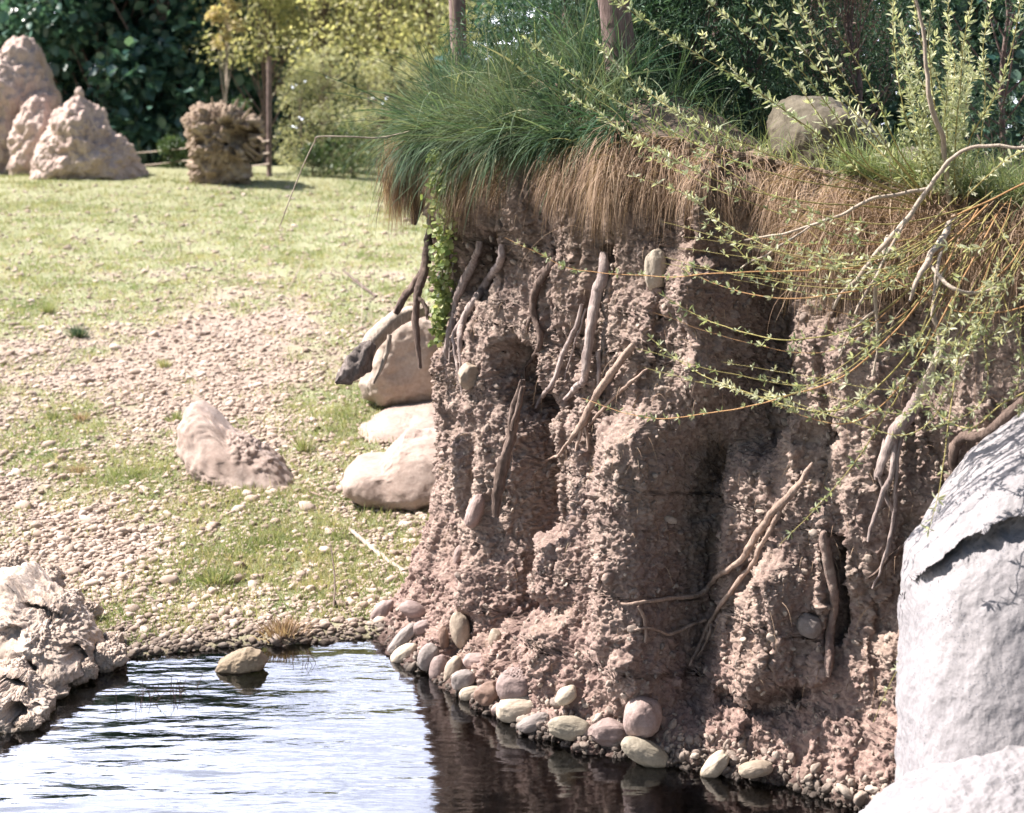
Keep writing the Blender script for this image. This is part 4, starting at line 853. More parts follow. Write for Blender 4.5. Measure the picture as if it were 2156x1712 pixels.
# ------------------------------------------------------------------ willow
M_WLEAF = leaf_mat('willow_leaf', [(0, (.20, .25, .14)), (.4, (.36, .40, .24)), (.75, (.55, .56, .39)), (1, (.72, .70, .58))], .4, .45, .3)
M_WLEAF2 = leaf_mat('willow_leaf_green', [(0, (.14, .20, .11)), (.5, (.28, .33, .18)), (1, (.52, .53, .36))], .4, .45, .3)
def willow_branch(parent, org, pts, rad0, mat, rg, dens=1.0, lf=(.014, .026), leafmat=None, start=.15, jitter=.004):
    """pts (X,Y,depth) from base to tip"""
    c = cat_(pts, max(30, len(pts) * 14)); W = np.stack([(c[:, 0] - CX) / FW * c[:, 2], c[:, 2], CAM_H - (c[:, 1] - HY) / FW * c[:, 2]], -1)
    W += jitter * np.stack([fbm(W * 6 + 1 + rad0 * 999, 2), fbm(W * 6 + 5, 2), fbm(W * 6 + 9, 2)], -1)
    n = len(W); t = np.linspace(0, 1, n); r = rad0 * .62 * (1 - .7 * t)
    b = tubes('branch', [(W - org, r, 6, 0, 1)], mat, parent)
    Ln = np.linalg.norm(np.diff(W, axis=0), axis=1).sum(); nn = max(3, int(Ln / .022 * dens))
    u = start + (1 - start) * (np.arange(nn) + rg.uniform(-.3, .3, nn)) / nn; u = np.clip(u, 0, 1)
    u = u[rg.random(nn) < .88]
    tanv = np.gradient(W, axis=0); tanv /= np.linalg.norm(tanv, axis=1)[:, None]
    B_, D_, S_, R_ = [], [], [], []
    for v in u:
        i = int(v * (n - 1)); k = int(rg.integers(3, 8)); sc = rg.uniform(.7, 1.25) * (1.0 - .25 * v); rr0 = rg.random()
        for _ in range(k):
            dr = rg.normal(0, 1, 3); dr /= np.linalg.norm(dr); dr = dr + tanv[i] * .65 + np.array([0, 0, .25])
            B_.append(W[i] - org + dr * .001); D_.append(dr); S_.append(sc * rg.uniform(lf[0], lf[1])); R_.append(np.clip(rr0 * .6 + rg.random() * .4, 0, 1))
    if B_:
        B_, D_, S_ = np.array(B_), np.array(D_), np.array(S_)
        M = frame_from(D_, rg.normal(0, 1, (len(D_), 3)) + np.array([0, -.3, .6]))
        merge('leaves', LEAF_V * np.array([.50, 1, 1]), LEAF_T, M * S_[:, None, None], B_, leafmat or M_WLEAF, b, rnd=np.array(R_))
    return b
rg = np.random.default_rng(61)
WB = P(2010, 420, 4.75); org = np.array(WB)
wil = empty('willow_bush', tuple(WB), 'upright yellow-green willow shrub rooted on the bank top at right', 'willow')
UP = [  # base -> tip (X, Y, depth)
    [(1930, 430, 4.7), (1800, 400, 4.6), (1640, 370, 4.6), (1500, 320, 4.65), (1405, 271, 4.7), (1306, 216, 4.75), (1224, 169, 4.8), (1149, 118, 4.85), (1096, 70, 4.9)],
    [(1930, 425, 4.7), (1780, 380, 4.6), (1640, 335, 4.6), (1499, 275, 4.6), (1424, 236, 4.6), (1365, 197, 4.65), (1298, 138, 4.7), (1247, 79, 4.7)],
    [(1920, 440, 4.7), (1700, 425, 4.55), (1520, 385, 4.6), (1405, 330, 4.65), (1330, 290, 4.7), (1267, 244, 4.75), (1180, 189, 4.8)],
    [(1960, 420, 4.7), (1820, 350, 4.5), (1690, 260, 4.4), (1560, 170, 4.3), (1432, 90, 4.3), (1286, -2, 4.3), (1200, -60, 4.3)],
    [(1940, 430, 4.7), (1820, 370, 4.6), (1730, 300, 4.6), (1656, 236, 4.6), (1589, 189, 4.6), (1534, 134, 4.6), (1467, 63, 4.6)],
    [(1950, 430, 4.7), (1850, 390, 4.6), (1786, 334, 4.5), (1688, 189, 4.4), (1589, 90, 4.35), (1487, 0, 4.3), (1420, -60, 4.3)],
    [(1950, 425, 4.7), (1850, 370, 4.6), (1790, 290, 4.5), (1727, 197, 4.4), (1648, 102, 4.4), (1570, 0, 4.4), (1520, -70, 4.4)],
    [(1960, 420, 4.7), (1857, 307, 4.6), (1786, 220, 4.5), (1688, 102, 4.4), (1621, 0, 4.4), (1590, -60, 4.4)],
    [(1960, 420, 4.75), (1900, 360, 4.6), (1845, 275, 4.5), (1747, 118, 4.4), (1668, 0, 4.4), (1630, -80, 4.4)],
    [(1970, 420, 4.8), (1900, 330, 4.7), (1850, 220, 4.65), (1800, 120, 4.6), (1740, 30, 4.6), (1700, -50, 4.6)],
    [(1980, 420, 4.8), (1930, 300, 4.75), (1904, 236, 4.7), (1882, 79, 4.7), (1884, 0, 4.7), (1890, -90, 4.7)],
    [(2000, 430, 4.8), (1998, 320, 4.75), (1983, 197, 4.7), (1936, 79, 4.65), (1925, 0, 4.6), (1915, -80, 4.6)],
    [(2005, 430, 4.75), (1990, 330, 4.7), (1965, 200, 4.65), (1955, 80, 4.6), (1970, -20, 4.6), (1985, -90, 4.6)],
    [(2010, 430, 4.7), (2010, 320, 4.65), (2020, 200, 4.6), (2030, 90, 4.55), (2050, -10, 4.5), (2065, -80, 4.5)],
    [(2015, 430, 4.75), (2042, 295, 4.7), (2097, 197, 4.6), (2132, 98, 4.55), (2148, 0, 4.5), (2152, -80, 4.5)],
    [(2005, 430, 4.85), (1990, 300, 4.85), (2010, 160, 4.85), (1995, 40, 4.85), (2005, -50, 4.85)],
    [(2015, 430, 4.8), (2060, 320, 4.8), (2075, 200, 4.8), (2070, 100, 4.8), (2090, -10, 4.8)],
    [(1990, 430, 4.9), (1940, 310, 4.9), (1915, 180, 4.9), (1900, 70, 4.95), (1860, -30, 5.0)],
    [(2020, 430, 4.7), (2080, 370, 4.5), (2130, 330, 4.4), (2200, 300, 4.3)],
    [(1950, 425, 4.7), (1870, 340, 4.75), (1800, 260, 4.8), (1745, 165, 4.8), (1710, 80, 4.8), (1685, -10, 4.8)],
]
for i, b in enumerate(UP):
    dense = 1.25 if 10 <= i <= 17 else (.9 if i < 3 or i == 4 else .75)
    willow_branch(wil, org, b, .0040 if i > 8 else .0036, M_WILLOW, rg, dense, (.016, .031), M_WLEAF if (i % 3 or i >= 10) else M_WLEAF2, .12 if i >= 10 else .3)
for k in range(24):   # thinner shoots of the upright tuft
    x0 = 2000 + rg.normal(0, 25); dx = rg.normal(-25, 75); d0 = rg.uniform(4.6, 4.95); hh = rg.uniform(120, 420)
    willow_branch(wil, org, [(x0, 430, d0), (x0 + dx * .2, 430 - hh * .35, d0), (x0 + dx * .6, 430 - hh * .7, d0 - .03), (x0 + dx, 430 - hh, d0 - .05)], .0026, M_WILLOW, rg, 1.5, (.015, .030), M_WLEAF, .1)
WB2 = P(2090, 430, 4.55); org2 = np.array(WB2)
wil2 = empty('willow_bush', tuple(WB2), 'trailing willow whose orange whips sag in front of the bank face', 'willow')
TR = [
    [(2175, 380, 4.3), (2140, 394, 4.35), (1983, 472, 4.4), (1845, 551, 4.4), (1707, 567, 4.45), (1495, 578, 4.6), (1405, 582, 4.7), (1306, 578, 4.8), (1208, 567, 4.9), (1145, 539, 4.95), (1062, 500, 5.0)],
    [(2080, 430, 4.5), (1980, 530, 4.35), (1904, 571, 4.35), (1825, 606, 4.35), (1707, 626, 4.4), (1589, 622, 4.5), (1510, 602, 4.6), (1432, 563, 4.7)],
    [(2060, 440, 4.5), (1990, 560, 4.3), (1900, 680, 4.3), (1780, 790, 4.35), (1660, 835, 4.45), (1558, 859, 4.55), (1424, 880, 4.7), (1345, 877, 4.8), (1283, 859, 4.9), (1224, 838, 5.0)],
    [(2080, 450, 4.5), (2000, 600, 4.3), (1900, 760, 4.3), (1800, 850, 4.35), (1720, 866, 4.4), (1640, 850, 4.5), (1558, 820, 4.6), (1503, 800, 4.65), (1424, 757, 4.75), (1361, 702, 4.8)],
    [(2070, 440, 4.5), (1960, 560, 4.4), (1850, 660, 4.4), (1750, 705, 4.4), (1640, 715, 4.45), (1523, 686, 4.6), (1448, 655, 4.7), (1385, 615, 4.75)],
    [(2100, 450, 4.45), (2010, 620, 4.25), (1930, 760, 4.25), (1860, 850, 4.3), (1790, 890, 4.35), (1700, 880, 4.45), (1620, 845, 4.5)],
    [(2050, 430, 4.55), (1930, 500, 4.5), (1800, 505, 4.5), (1640, 450, 4.55), (1500, 395, 4.65), (1412, 350, 4.7), (1340, 325, 4.8)],
    [(2050, 430, 4.55), (1930, 520, 4.45), (1790, 560, 4.45), (1640, 530, 4.5), (1520, 470, 4.6), (1471, 425, 4.65), (1412, 397, 4.75), (1314, 366, 4.85)],
    [(2060, 430, 4.6), (1900, 470, 4.5), (1760, 460, 4.5), (1620, 410, 4.55), (1500, 340, 4.65), (1460, 320, 4.7)],
    [(2050, 440, 4.55), (1920, 545, 4.5), (1760, 590, 4.5), (1600, 560, 4.55), (1530, 500, 4.6), (1480, 440, 4.65), (1450, 410, 4.7)],
    [(2175, 640, 4.15), (2100, 660, 4.2), (2000, 650, 4.25), (1900, 600, 4.3), (1830, 540, 4.4)],
    [(2175, 480, 4.2), (2120, 560, 4.2), (2040, 620, 4.25), (1960, 610, 4.3), (1890, 560, 4.35)],
    [(2175, 820, 4.05), (2110, 850, 4.1), (2050, 900, 4.1), (2000, 890, 4.15), (1960, 850, 4.2), (1930, 790, 4.2)],
    [(2030, 700, 4.3), (2010, 800, 4.15), (1990, 960, 4.05), (1970, 1060, 4.0), (1950, 1130, 4.0)],
    [(1960, 690, 4.3), (1880, 850, 4.3), (1780, 1000, 4.35), (1700, 1090, 4.45), (1640, 1150, 4.5)],
    [(1940, 1200, 4.2), (1915, 1350, 4.25), (1880, 1430, 4.3), (1840, 1520, 4.35)],
]
for i, b in enumerate(TR):
    willow_branch(wil2, org2, b, .0044 if i < 6 else .0036, M_WILLOWR if i in (0, 1, 2, 5, 10, 11) else M_WILLOW, rg, .38 if i in (0, 2, 13, 14, 15) else .52, (.014, .028), M_WLEAF if i % 2 else M_WLEAF2, .3)
for k in range(21):
    xs, ys = rg.uniform(1960, 2190), rg.uniform(400, 520); xe = rg.uniform(1330, 1820); ye = rg.uniform(430, 820); sag = rg.uniform(40, 170); dm = rg.uniform(4.2, 4.5)
    mxx = (xs + xe) / 2 + rg.uniform(-60, 100); myy = max(ys, ye) + sag * .55
    willow_branch(wil2, org2, [(xs, ys, 4.5), ((xs + mxx) / 2, (ys + myy) / 2 + sag * .25, dm), (mxx, myy, dm), ((xe + mxx) / 2, (ye + myy) / 2 + sag * .1, dm + .1), (xe, ye, dm + .25)], rg.uniform(.0018, .0034), M_WILLOWR if k % 6 == 0 else M_WILLOW, rg, .42, (.013, .026), M_WLEAF if k % 2 else M_WLEAF2, .3)
for k in range(15):   # right edge tangle
    xs, ys = rg.uniform(2040, 2200), rg.uniform(420, 700); xe = rg.uniform(1880, 2150); ye = rg.uniform(560, 930); dm = rg.uniform(4.05, 4.3)
    willow_branch(wil2, org2, [(xs, ys, dm + .1), ((xs + xe) / 2 + rg.uniform(-30, 60), (ys + ye) / 2 + 50, dm), (xe, ye, dm)], rg.uniform(.0018, .003), M_WILLOW, rg, .9, (.013, .026), M_WLEAF, .15)
# dead grey branches
def dead(label, strands):
    specs = []; first = None
    for st in strands:
        c = cat_(st, max(24, len(st) * 10)); W = np.stack([(c[:, 0] - CX) / FW * c[:, 2], c[:, 2], CAM_H - (c[:, 1] - HY) / FW * c[:, 2]], -1)
        if first is None: first = W[0].copy()
        W += .006 * np.stack([fbm(W * 14, 2), fbm(W * 14 + 5, 2), fbm(W * 14 + 9, 2)], -1); specs.append((W - first, c[:, 3] / FW * c[:, 2], 8, .2, 1))
    e = empty('dead_branch', tuple(first), label, 'dead branch', 'dead branches in the willow tangle')
    for i, s in enumerate(specs): tubes('stem' if i == 0 else 'twig', [s], M_TWIG, e)
dead('long grey dead branch rising right out of the tangle toward the frame edge', [[(1755, 649, 4.45, 3), (1806, 582, 4.4, 4.5), (1865, 512, 4.4, 5.5), (1943, 413, 4.4, 5), (2034, 315, 4.35, 4), (2160, 308, 4.3, 3.5)], [(1900, 470, 4.4, 3), (1840, 590, 4.35, 3), (1800, 660, 4.35, 2)]])
dead('pale dead twig lying almost level over the brown grass', [[(1566, 508, 4.75, 2), (1707, 476, 4.65, 3), (1825, 421, 4.6, 3.5), (1892, 409, 4.6, 4), (1960, 395, 4.6, 4)], [(1707, 476, 4.65, 2), (1640, 520, 4.6, 2), (1560, 565, 4.6, 1.5)]])
dead('thick bleached dead fork pointing down under the willow base', [[(2010, 455, 4.5, 6), (1985, 500, 4.4, 7), (1951, 551, 4.3, 6), (1930, 600, 4.25, 5), (1918, 635, 4.25, 3)], [(1985, 505, 4.4, 4), (1975, 560, 4.3, 4), (1965, 625, 4.25, 3)], [(1960, 560, 4.3, 4), (2000, 600, 4.2, 4), (2045, 618, 4.2, 3.5), (2100, 606, 4.2, 2.5)]])
dead('crooked dead branch hanging beside the stout tan root', [[(1870, 500, 4.5, 5), (1850, 560, 4.4, 4.5), (1840, 640, 4.4, 4), (1848, 720, 4.4, 3), (1835, 790, 4.4, 2)], [(1845, 650, 4.4, 3), (1800, 690, 4.4, 2.5), (1760, 760, 4.4, 1.5)]])
dead('upright bare grey stem among the willow shoots', [[(2000, 430, 4.7, 5), (1985, 300, 4.65, 6), (1955, 190, 4.6, 5), (1945, 80, 4.6, 4), (1925, -30, 4.6, 3)]])
dead('stem above the stout tan root reaching up into the willow', [[(1935, 835, 4.45, 11), (1962, 780, 4.4, 9), (1978, 720, 4.4, 7), (1965, 640, 4.4, 5), (1990, 560, 4.4, 5)], [(1970, 740, 4.4, 5), (2000, 760, 4.35, 4), (2030, 800, 4.3, 3)]])

# single straws and twigs on the left
def straw(label, pts, mat, name='straw', r=1.6, cat='straw'):
    c = cat_(pts, 40); W = np.stack([(c[:, 0] - CX) / FW * c[:, 2], c[:, 2], CAM_H - (c[:, 1] - HY) / FW * c[:, 2]], -1)
    o = tubes(name, [(W, np.full(40, 1.0) * r / FW * c[:, 2] * np.linspace(1, .55, 40), 6, .1, 1)], mat); settle(o); tag(o, label, cat)
straw('bent yellow straw reaching out left of the bank grass and folding down', [(885, 272, 6.2), (800, 290, 6.15), (740, 288, 6.1), (672, 288, 6.1), (662, 300, 6.1), (640, 345, 6.1), (610, 420, 6.1), (588, 480, 6.1)], M_MEAD if False else M_TWIG, r=1.9)
g1, g2 = gpoint(725, 595), gpoint(785, 640)
def ground_stick(label, a, b, r, lift=.03, mat=M_WOODD, name='stick', cat='stick'):
    A, B2 = gpoint(*a), gpoint(*b); m = (A + B2) / 2 + Vector((0, 0, lift * .5)); A = A + Vector((0, 0, lift)); B2 = B2 + Vector((0, 0, .008))
    W = cat_([tuple(A), tuple(m + Vector((.01, 0, -.01))), tuple(B2)], 24); o = tubes(name, [(W, np.linspace(.6, 1, 24) * r, 8, .25, 1)], mat); settle(o); tag(o, label, cat)
ground_stick('dark curved stick on the gravel left of the bank', (722, 592), (792, 628), .013, .10)
ground_stick('thin brown twig standing beside the darkest grass tuft', (158, 728), (112, 790), .006, .06, M_WOODR)
ground_stick('pale upright stem near the dark curved stick', (760, 610), (760, 690), .004, .16, M_TWIG)
ground_stick('grey branch half buried at the lower right of the meadow', (735, 1125), (850, 1205), .014, .02, M_WOODP)
ground_stick('thin rust twig in the far gravel', (640, 560), (605, 612), .005, .12, M_WOODR)
ground_stick('thin dark weed stalk near the water edge', (697, 1215), (702, 1290), .004, .13, M_WOODD)
ground_stick('dead twig lying right of the log-shaped rock', (650, 1040), (760, 1060), .008, .02, M_WOODR)

# ------------------------------------------------------------------ background: mounds, stump, fence, shrubs, trees
def mound(outline, depth, thick, label, seed, sub=6, center=None, pits=(), group='clay termite mounds on the rise'):
    return rock('termite_mound', outline, depth, thick, M_MOUND, label, 'termite mound', group, sub=sub, big=.12, fine=.07, boxy=.85, strat=11, facets=1.8, seed=seed, center=center, pits=pits)
mound([(-150, 420), (-150, 300), (-90, 260), (-20, 230), (-5, 150), (15, 100), (35, 88), (62, 92), (85, 115), (102, 150), (105, 190), (128, 205), (140, 250), (150, 300), (160, 420)], 26.0, .95, 'tall blunt pinkish clay mound at the left edge of the rise', 21., center=(20, 300))
small_mound = mound([(60, 400), (85, 330), (100, 280), (118, 240), (140, 225), (152, 212), (162, 205), (173, 205), (182, 212), (198, 225), (215, 250), (240, 280), (270, 320), (300, 360), (310, 400)], 24.6, .75, 'smaller clay mound with a knob on top right of the tall one', 23., center=(180, 330))
mound([(20, 400), (22, 320), (35, 260), (55, 215), (75, 205), (98, 215), (112, 255), (125, 300), (135, 400)], 25.0, .35, 'stubby clay lobe standing between the two taller mounds', 25., sub=5, center=(75, 310))

kv, kf = ico(4); kq = kv * (1 + .2 * fbm(kv * 2, 3))[:, None] * np.array([.06, .07, .10]) + np.array(P(167, 198, 24.5) - small_mound.location)
mesh_np('knob', kq, kf, M_MOUND, small_mound)
# root ball
M_BALL = rock_mat('root_ball_bark', ((.09, .055, .04), (.28, .20, .15), (.58, .47, .37)), None, 1.3, 1.0)
def root_ball():
    e = empty('tree_stump', tuple(P(472, 378, 23.5)), 'upturned weathered tree stump with a ragged hollow root ball', 'tree stump')
    b = rock('root_mass', [(400, 300), (395, 262), (410, 235), (440, 224), (490, 228), (515, 245), (540, 268), (552, 300), (540, 335), (500, 330), (460, 345), (415, 330)], 23.5, .42, M_BALL, None, big=.28, fine=.16, boxy=.8, seed=31., sub=6, strat=9, settle_=False,
             pits=[(500, 290, 24, .45), (525, 315, 18, .35), (480, 262, 10, .2), (420, 300, 9, .15), (530, 280, 14, .3)])
    s = rock('trunk', [(398, 388), (400, 340), (405, 300), (510, 300), (525, 345), (528, 388), (450, 396)], 23.55, .28, M_BALL, None, big=.2, fine=.12, boxy=.8, seed=33., settle_=False)
    rg_ = np.random.default_rng(71); specs = []
    for k in range(30):
        a = rg_.uniform(0, 2 * math.pi); X = 472 + 66 * math.cos(a); Y = 285 - 52 * math.sin(a); p = np.array(P(X, Y, 23.5 + rg_.uniform(-.35, .3)))
        d = np.array([math.cos(a), rg_.normal(0, .5), math.sin(a)]) * rg_.uniform(.05, .2); m = p + d * .5 + rg_.normal(0, .03, 3); specs.append((np.array(cat_([tuple(p - d * .6), tuple(m), tuple(p + d)], 8)), np.linspace(.03, .008, 8), 5, .2, 1))
    for o in (b, s, *[tubes('broken_root', [sp_], M_BALL) for sp_ in specs]):
        o.parent = e; me = o.data; me.transform(Matrix.Translation(-e.location))
root_ball()
# fence
def fence():
    e = empty('wire_fence', tuple(P(566, 365, 24.5)), 'old fence with a leaning rusty post and slack wires before the dark trees', 'fence')
    base = e.location
    pst = []
    for (X, Y0, Y1, d) in [(567, 118, 375, 24.5)]:
        a, b = np.array(P(X, Y1, d)), np.array(P(X, Y0, d)); W = np.linspace(a, b, 16) - np.array(base); tubes('post', [(W, np.full(16, .038), 8, .12, 1)], M_BARK, e)
    for j, (ya, yb, yc) in enumerate([(325, 312, 296), (352, 338, 322), (370, 358, 345)]):
        c = cat_([(250, ya, 27), (330, ya - 6, 26.5), (400, yb, 26), (480, yb - 2, 25.2), (567, yc, 24.4)], 40); W = np.stack([(c[:, 0] - CX) / FW * c[:, 2], c[:, 2], CAM_H - (c[:, 1] - HY) / FW * c[:, 2]], -1)
        tubes('wire', [(W - np.array(base), np.full(40, .011), 5, 0, 1)], M_WOODP, e)
fence()
def crown_leaves(name, parent, lobes, n, ls, mat, rg, aspect=1.0, shell=.35, droop=.0, template=None):
    """lobes: (cx,cy,cz,rx,ry,rz) relative to parent"""
    lb = np.array(lobes, float); vol = (lb[:, 3] * lb[:, 4] * lb[:, 5]) ** (2 / 3); k = rg.choice(len(lb), n, p=vol / vol.sum())
    d = rg.normal(size=(n, 3)); d /= np.linalg.norm(d, axis=1)[:, None]; rad = np.clip(1 - np.abs(rg.normal(0, shell, n)), .05, 1.0) * rg.uniform(.9, 1.08, n)
    p = lb[k, :3] + d * lb[k, 3:6] * rad[:, None]
    q = fbm(p * (1.6 / lb[:, 3].mean()) * .5, 3); keep = q > -.28; p, d = p[keep], d[keep]; n = len(p)
    dr = d * .6 + rg.normal(0, .6, (n, 3)) + np.array([0, 0, -.2 - droop]); M = frame_from(dr, np.array([[0, 0, 1.0]]) + rg.normal(0, .45, (n, 3)))
    s = rg.uniform(.6, 1.25, n) * ls
    return merge(name, (LEAF_V if template is None else template) * np.array([aspect, 1, 1]), LEAF_T, M * s[:, None, None], p, mat, parent)
def tree(X, Yg, d, h, w_, label, cat, leafmat, n, ls, seed, name='tree', group=None, trunk_r=.09, lean=0., low=.15, nl=16, aspect=1.1, z0=None, trunkmat=None, dep=.8, shell=.35):
    rg_ = np.random.default_rng(seed); x = (X - CX) / FW * d
    z = float(ground_h(np.array([x]), np.array([d]))[0]) if z0 is None else z0
    e = empty(name, (x, d, z - .05), label, cat, group)
    top = np.array([lean, 0, h * .8]); W = cat_([(0, 0, 0), (lean * .3 + rg_.normal(0, .03), 0, h * .3), (lean * .7, rg_.normal(0, .05), h * .55), tuple(top)], 24)
    specs = [(W, np.linspace(trunk_r, trunk_r * .3, 24), 9, .15, 1)]; lobes = []
    for k in range(nl):
        f = low + (1 - low) * (k + .5) / nl; a = rg_.uniform(0, 2 * math.pi); prof = math.sin(math.pi * min(1, (f * .85 + .12))) ** .6
        rr_ = w_ * .5 * prof * rg_.uniform(.35, .95); c = np.array([lean * f + rr_ * math.cos(a), rr_ * math.sin(a) * dep, h * f]); s = w_ * rg_.uniform(.17, .3)
        lobes.append((*c, s, s * .9, s * rg_.uniform(.6, .9)))
        i = int(min(23, max(2, (f * .9) * 24 / 1.0 * .9))); b0 = W[i] * 1.0; b0 = W[max(1, i - 4)]
        specs.append((cat_([tuple(b0), tuple((b0 + c) / 2 + np.array([0, 0, -.05])), tuple(c)], 10), np.linspace(trunk_r * .35, trunk_r * .1, 10), 6, .1, 1))
    tubes('trunk', specs, trunkmat or M_BARK, e)
    crown_leaves('crown', e, lobes, n, ls, leafmat, rg_, aspect, shell)
    return e
M_DK = leaf_mat('dark_broad_leaf', [(0, (.016, .060, .066)), (.5, (.042, .13, .12)), (.85, (.10, .22, .17)), (1, (.22, .33, .24))], .3, .32, .8)
M_DK2 = leaf_mat('mid_green_leaf', [(0, (.03, .07, .03)), (.5, (.07, .13, .05)), (1, (.16, .22, .10))], .3, .4, .5)
M_YEL = leaf_mat('yellow_green_leaf', [(0, (.32, .35, .18)), (.45, (.48, .49, .28)), (.8, (.62, .58, .36)), (1, (.70, .65, .46))], .5, .5, .3)
M_PALE = leaf_mat('pale_thicket_leaf', [(0, (.26, .31, .17)), (.4, (.44, .47, .28)), (.8, (.60, .59, .42)), (1, (.70, .65, .50))], .35, .6, .2)
M_FEA = leaf_mat('feathery_leaf', [(0, (.02, .055, .045)), (.5, (.04, .10, .07)), (.85, (.07, .15, .09)), (1, (.13, .20, .12))], .25, .5, .3)
DT = [(-150, 30, 6.6, 3.4, 'dark broad-leaved tree beyond the tall clay mound at the far left'), (60, 29.2, 6.4, 3.2, 'dark broad-leaved tree rising behind the tall clay mound'), (215, 29.0, 6.8, 3.4, 'dark broad-leaved tree behind the knobbed clay mound'),
      (345, 28.6, 6.3, 3.0, 'dark broad-leaved tree right of the clay mounds'), (455, 29.6, 6.9, 3.2, 'dark broad-leaved tree behind the upturned stump'), (600, 31.5, 7.0, 3.6, 'dark tree behind the yellow-green shrub and fence post'), (-320, 31, 6.6, 3.6, 'dark tree outside the left end of the meadow')]
for i, (X, d, h, w_, lab) in enumerate(DT[:6]):
    tree(X, 0, d, h, w_, lab, 'tree', M_DK, 9500, .20, 200 + i, group='dark trees beyond the meadow', trunk_r=.08, low=.02, nl=40, aspect=1.3)
for i, (X, d, h, w_, lab) in enumerate([(130, 34, 7.5, 4.5, 'dark tree in the rear row between the two mounds'), (420, 35, 7.6, 4.6, 'dark tree in the rear row behind the stump'), (760, 35, 7.4, 4.8, 'green tree in the rear row beyond the pale thicket'), (960, 33, 7.4, 4.6, 'green tree in the rear row behind the bank grass'), (-160, 34, 7.4, 4.6, 'dark tree in the rear row at the far left')]):
    tree(X, 0, d, h, w_, lab, 'tree', M_DK if i in (0, 1, 4) else M_DK2, 8000, .30, 230 + i, group='rear row of trees', trunk_r=.11, low=.02, nl=36, aspect=1.3)
# yellow-green shrubs in the middle
for i, (X, d, h, w_, lab) in enumerate([(560, 27.6, 4.3, 1.7, 'yellow-green tree arching over the rusty fence post'), (680, 27.0, 4.5, 1.9, 'yellow-green tree right of the fence post'), (800, 26.5, 4.4, 1.9, 'yellow-green tree just left of the bank grass'), (900, 26.5, 4.7, 2.0, 'yellow-green tree partly hidden by the bank grass')]):
    tree(X, 0, d, h, w_ * 1.35, lab, 'tree', M_YEL, 8000, .085, 250 + i, group='yellow-green trees beyond the meadow', trunk_r=.04, low=.38, nl=34, aspect=.9)
tree(476, 0, 25.5, 3.05, .55, 'slender sapling with orange-tinged leaves above the stump', 'sapling', leaf_mat('orange_leaf', [(0, (.36, .34, .17)), (.5, (.56, .47, .28)), (1, (.70, .56, .38))], .4), 700, .09, 270, name='sapling', trunk_r=.022, low=.62, nl=8, trunkmat=M_TWIG)
for i, (X, d, h, w_, lab, mt, ls) in enumerate([(630, 25.6, 1.75, 1.0, 'pale green weedy bush right of the fence post', M_PALE, .05), (700, 25.4, 1.85, 1.1, 'pale straw-green bush in the middle of the thicket', M_PALE, .05), (775, 25.2, 1.75, 1.1, 'pale bush at the right end of the thicket', M_PALE, .05), (850, 25.2, 1.8, 1.1, 'pale bush half behind the hanging dead grass', M_PALE, .05),
                                         (740, 24.6, .80, .85, 'dark green low bush in front of the pale thicket', M_DK2, .06), (660, 24.6, .45, .6, 'small green weed clump at the meadow edge right of the post', M_DK2, .05), (505, 25.0, 1.1, .5, 'leafy green weed behind the right side of the stump', M_DK2, .06), (365, 26.4, .5, .6, 'low weed at the edge left of the stump', M_DK2, .06)]):
    tree(X, 0, d, h, w_, lab, 'bush', mt, 4200 if mt is M_PALE else 1500, ls, 280 + i, name='bush', group='bushes at the far edge of the meadow', trunk_r=.015, low=.05, nl=18, aspect=.6)

# on the bank top behind the lip
def zt(x, y):
    h = BVH.ray_cast(Vector((x, y, 6)), Vector((0, 0, -1))); return h[0].z if h[0] is not None else 1.9
def bank_tree(X, d, h, w_, lab, cat, mt, n, ls, seed, **kw):
    return tree(X, 0, d, h, w_, lab, cat, mt, n, ls, seed, z0=zt((X - CX) / FW * d, d), **kw)
bank_tree(975, 8.2, 6.2, 1.2, 'young tree whose slim leaning trunk rises from the left bank grass', 'tree', M_DK2, 900, .05, 300, trunk_r=.045, low=.85, lean=-.25, nl=10, group='trees on the bank top')
bank_tree(1318, 6.0, 3.6, 1.8, 'tree with a mauve trunk leaning left on the bank top', 'tree', M_DK2, 2600, .09, 301, trunk_r=.062, low=.62, lean=-.55, nl=12, group='trees on the bank top')
for i, (X, d, h, w_, lab) in enumerate([(1190, 6.9, .70, .75, 'dark feathery shrub right behind the thick bank grass'), (1350, 6.6, .70, .8, 'dark feathery shrub beneath the leaning mauve trunk'), (1450, 6.5, .95, .85, 'dark feathery shrub in the middle of the bank top'), (1580, 6.5, 1.05, .85, 'tall feathery blue-green shrub left of the lichen boulder'), (1710, 6.8, 1.25, .9, 'feathery blue-green shrub behind the lichen boulder'),
                                       (1500, 8.8, 1.9, 1.4, 'big dark shrub in the second row left of the lichen boulder'), (1800, 9.0, 1.8, 1.4, 'big dark shrub in the second row behind the willow'), (2120, 7.2, 1.5, 1.0, 'dark feathery shrub at the right edge behind the willow')]):
    bank_tree(X, d, h, w_, lab, 'shrub', M_FEA, 15000, .032, 310 + i, name='shrub', group='dark shrubs on the bank top', trunk_r=.015, low=.04, nl=26, aspect=.28, shell=.5)
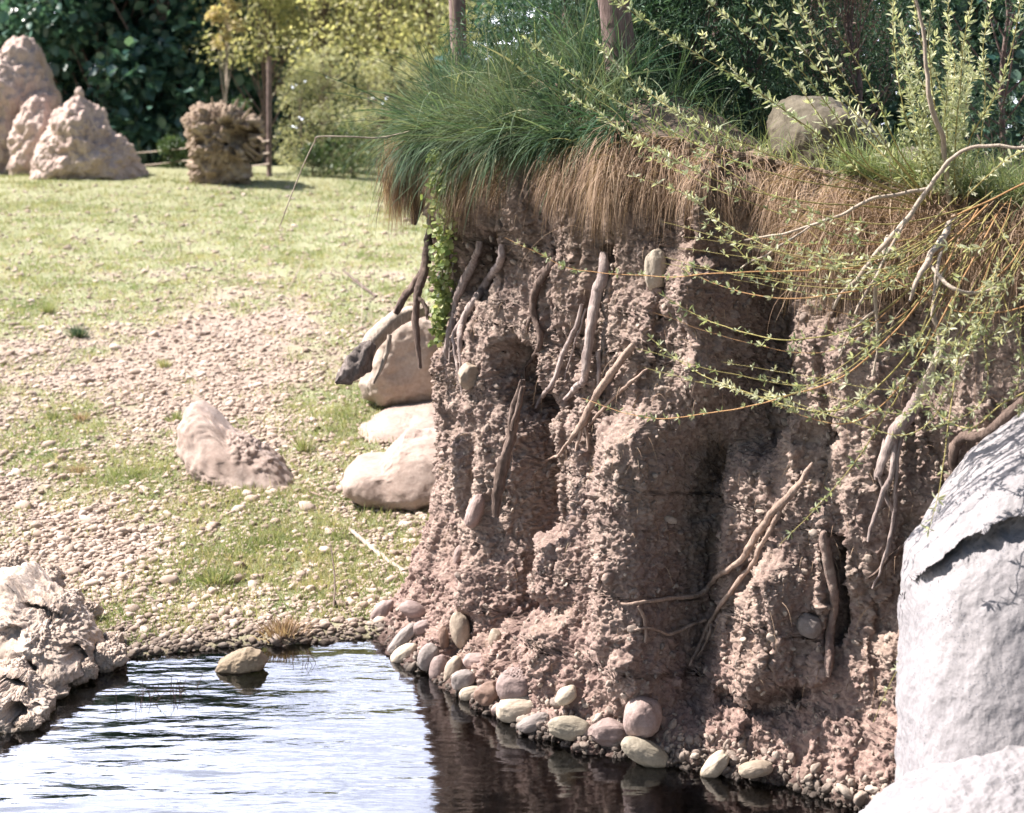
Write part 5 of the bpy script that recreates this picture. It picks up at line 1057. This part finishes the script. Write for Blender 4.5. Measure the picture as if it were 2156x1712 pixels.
for i, (X, d, h, w_, lab) in enumerate([(1400, 10.2, 3.6, 2.0, 'broad-leaved dark tree behind the mauve trunk'), (1580, 10.6, 3.8, 2.2, 'broad-leaved dark tree right of the mauve trunk'), (1780, 10.8, 3.9, 2.3, 'broad-leaved dark tree behind the brown seeded shrub'), (2000, 10.4, 3.9, 2.3, 'broad-leaved dark tree behind the upright willow shoots'), (2200, 10.0, 3.9, 2.2, 'broad-leaved dark tree at the right edge of the picture'), (1230, 11.5, 2.6, 1.8, 'broad-leaved dark tree left of the mauve trunk')]):
    bank_tree(X, d, h, w_, lab, 'tree', M_DK, 7500, .085, 330 + i, group='dark trees on the bank', trunk_r=.05, low=.03, nl=26, aspect=1.2)
for i, (X, d) in enumerate([(1500, 14), (1800, 14), (2100, 13.5), (2450, 12), (1420, 15)]):
    tree(X, 0, d, 4.6, 3.4, ['dark tree in the rear row behind the bank, left of centre', 'dark tree in the rear row behind the brown seeded shrub', 'dark tree in the rear row behind the willow', 'dark tree in the rear row beyond the right frame edge', 'dark tree in the rear row above the bank grass'][i], 'tree', M_DK, 8500, .12, 350 + i, group='rear trees on the bank', trunk_r=.07, low=.03, nl=24, aspect=1.2, z0=1.6)
bank_tree(1790, 6.4, 1.05, .55, 'purple-brown shrub full of dry seed heads behind the willow', 'shrub', leaf_mat('seed_head', [(0, (.10, .06, .055)), (.5, (.25, .17, .15)), (1, (.48, .36, .31))], .15, .8, .1), 6500, .013, 370, name='shrub', trunk_r=.012, low=.3, nl=18, aspect=.7, group=None)
# thin reeds poking out of the pool
rg_ = np.random.default_rng(81)
def reeds(X, Y, n, h, lab):
    d = FW * CAM_H / (Y - HY); e = P(X, Y, d); specs = []
    for k in range(n):
        b = np.array([rg_.normal(0, .05), rg_.normal(0, .03), -.05]); tip = b + np.array([rg_.normal(0, .03), rg_.normal(0, .02), .05 + h * rg_.uniform(.4, 1)]); specs.append((cat_([tuple(b), tuple((b + tip) / 2 + rg_.normal(0, .006, 3)), tuple(tip)], 8), np.linspace(.0016, .0008, 8), 4, 0, 1))
    o = tubes('water_weed', specs, M_WOODD); o.location = e; tag(o, lab, 'water weed', 'dead weed stalks in the pool')
reeds(300, 1478, 9, .05, 'sprig of dark weed breaking the water left of centre'); reeds(350, 1465, 14, .06, 'widest sprig of thin weed stalks below the lone stone'); reeds(655, 1395, 7, .05, 'faint weed stalks near the shore right of the lone stone')
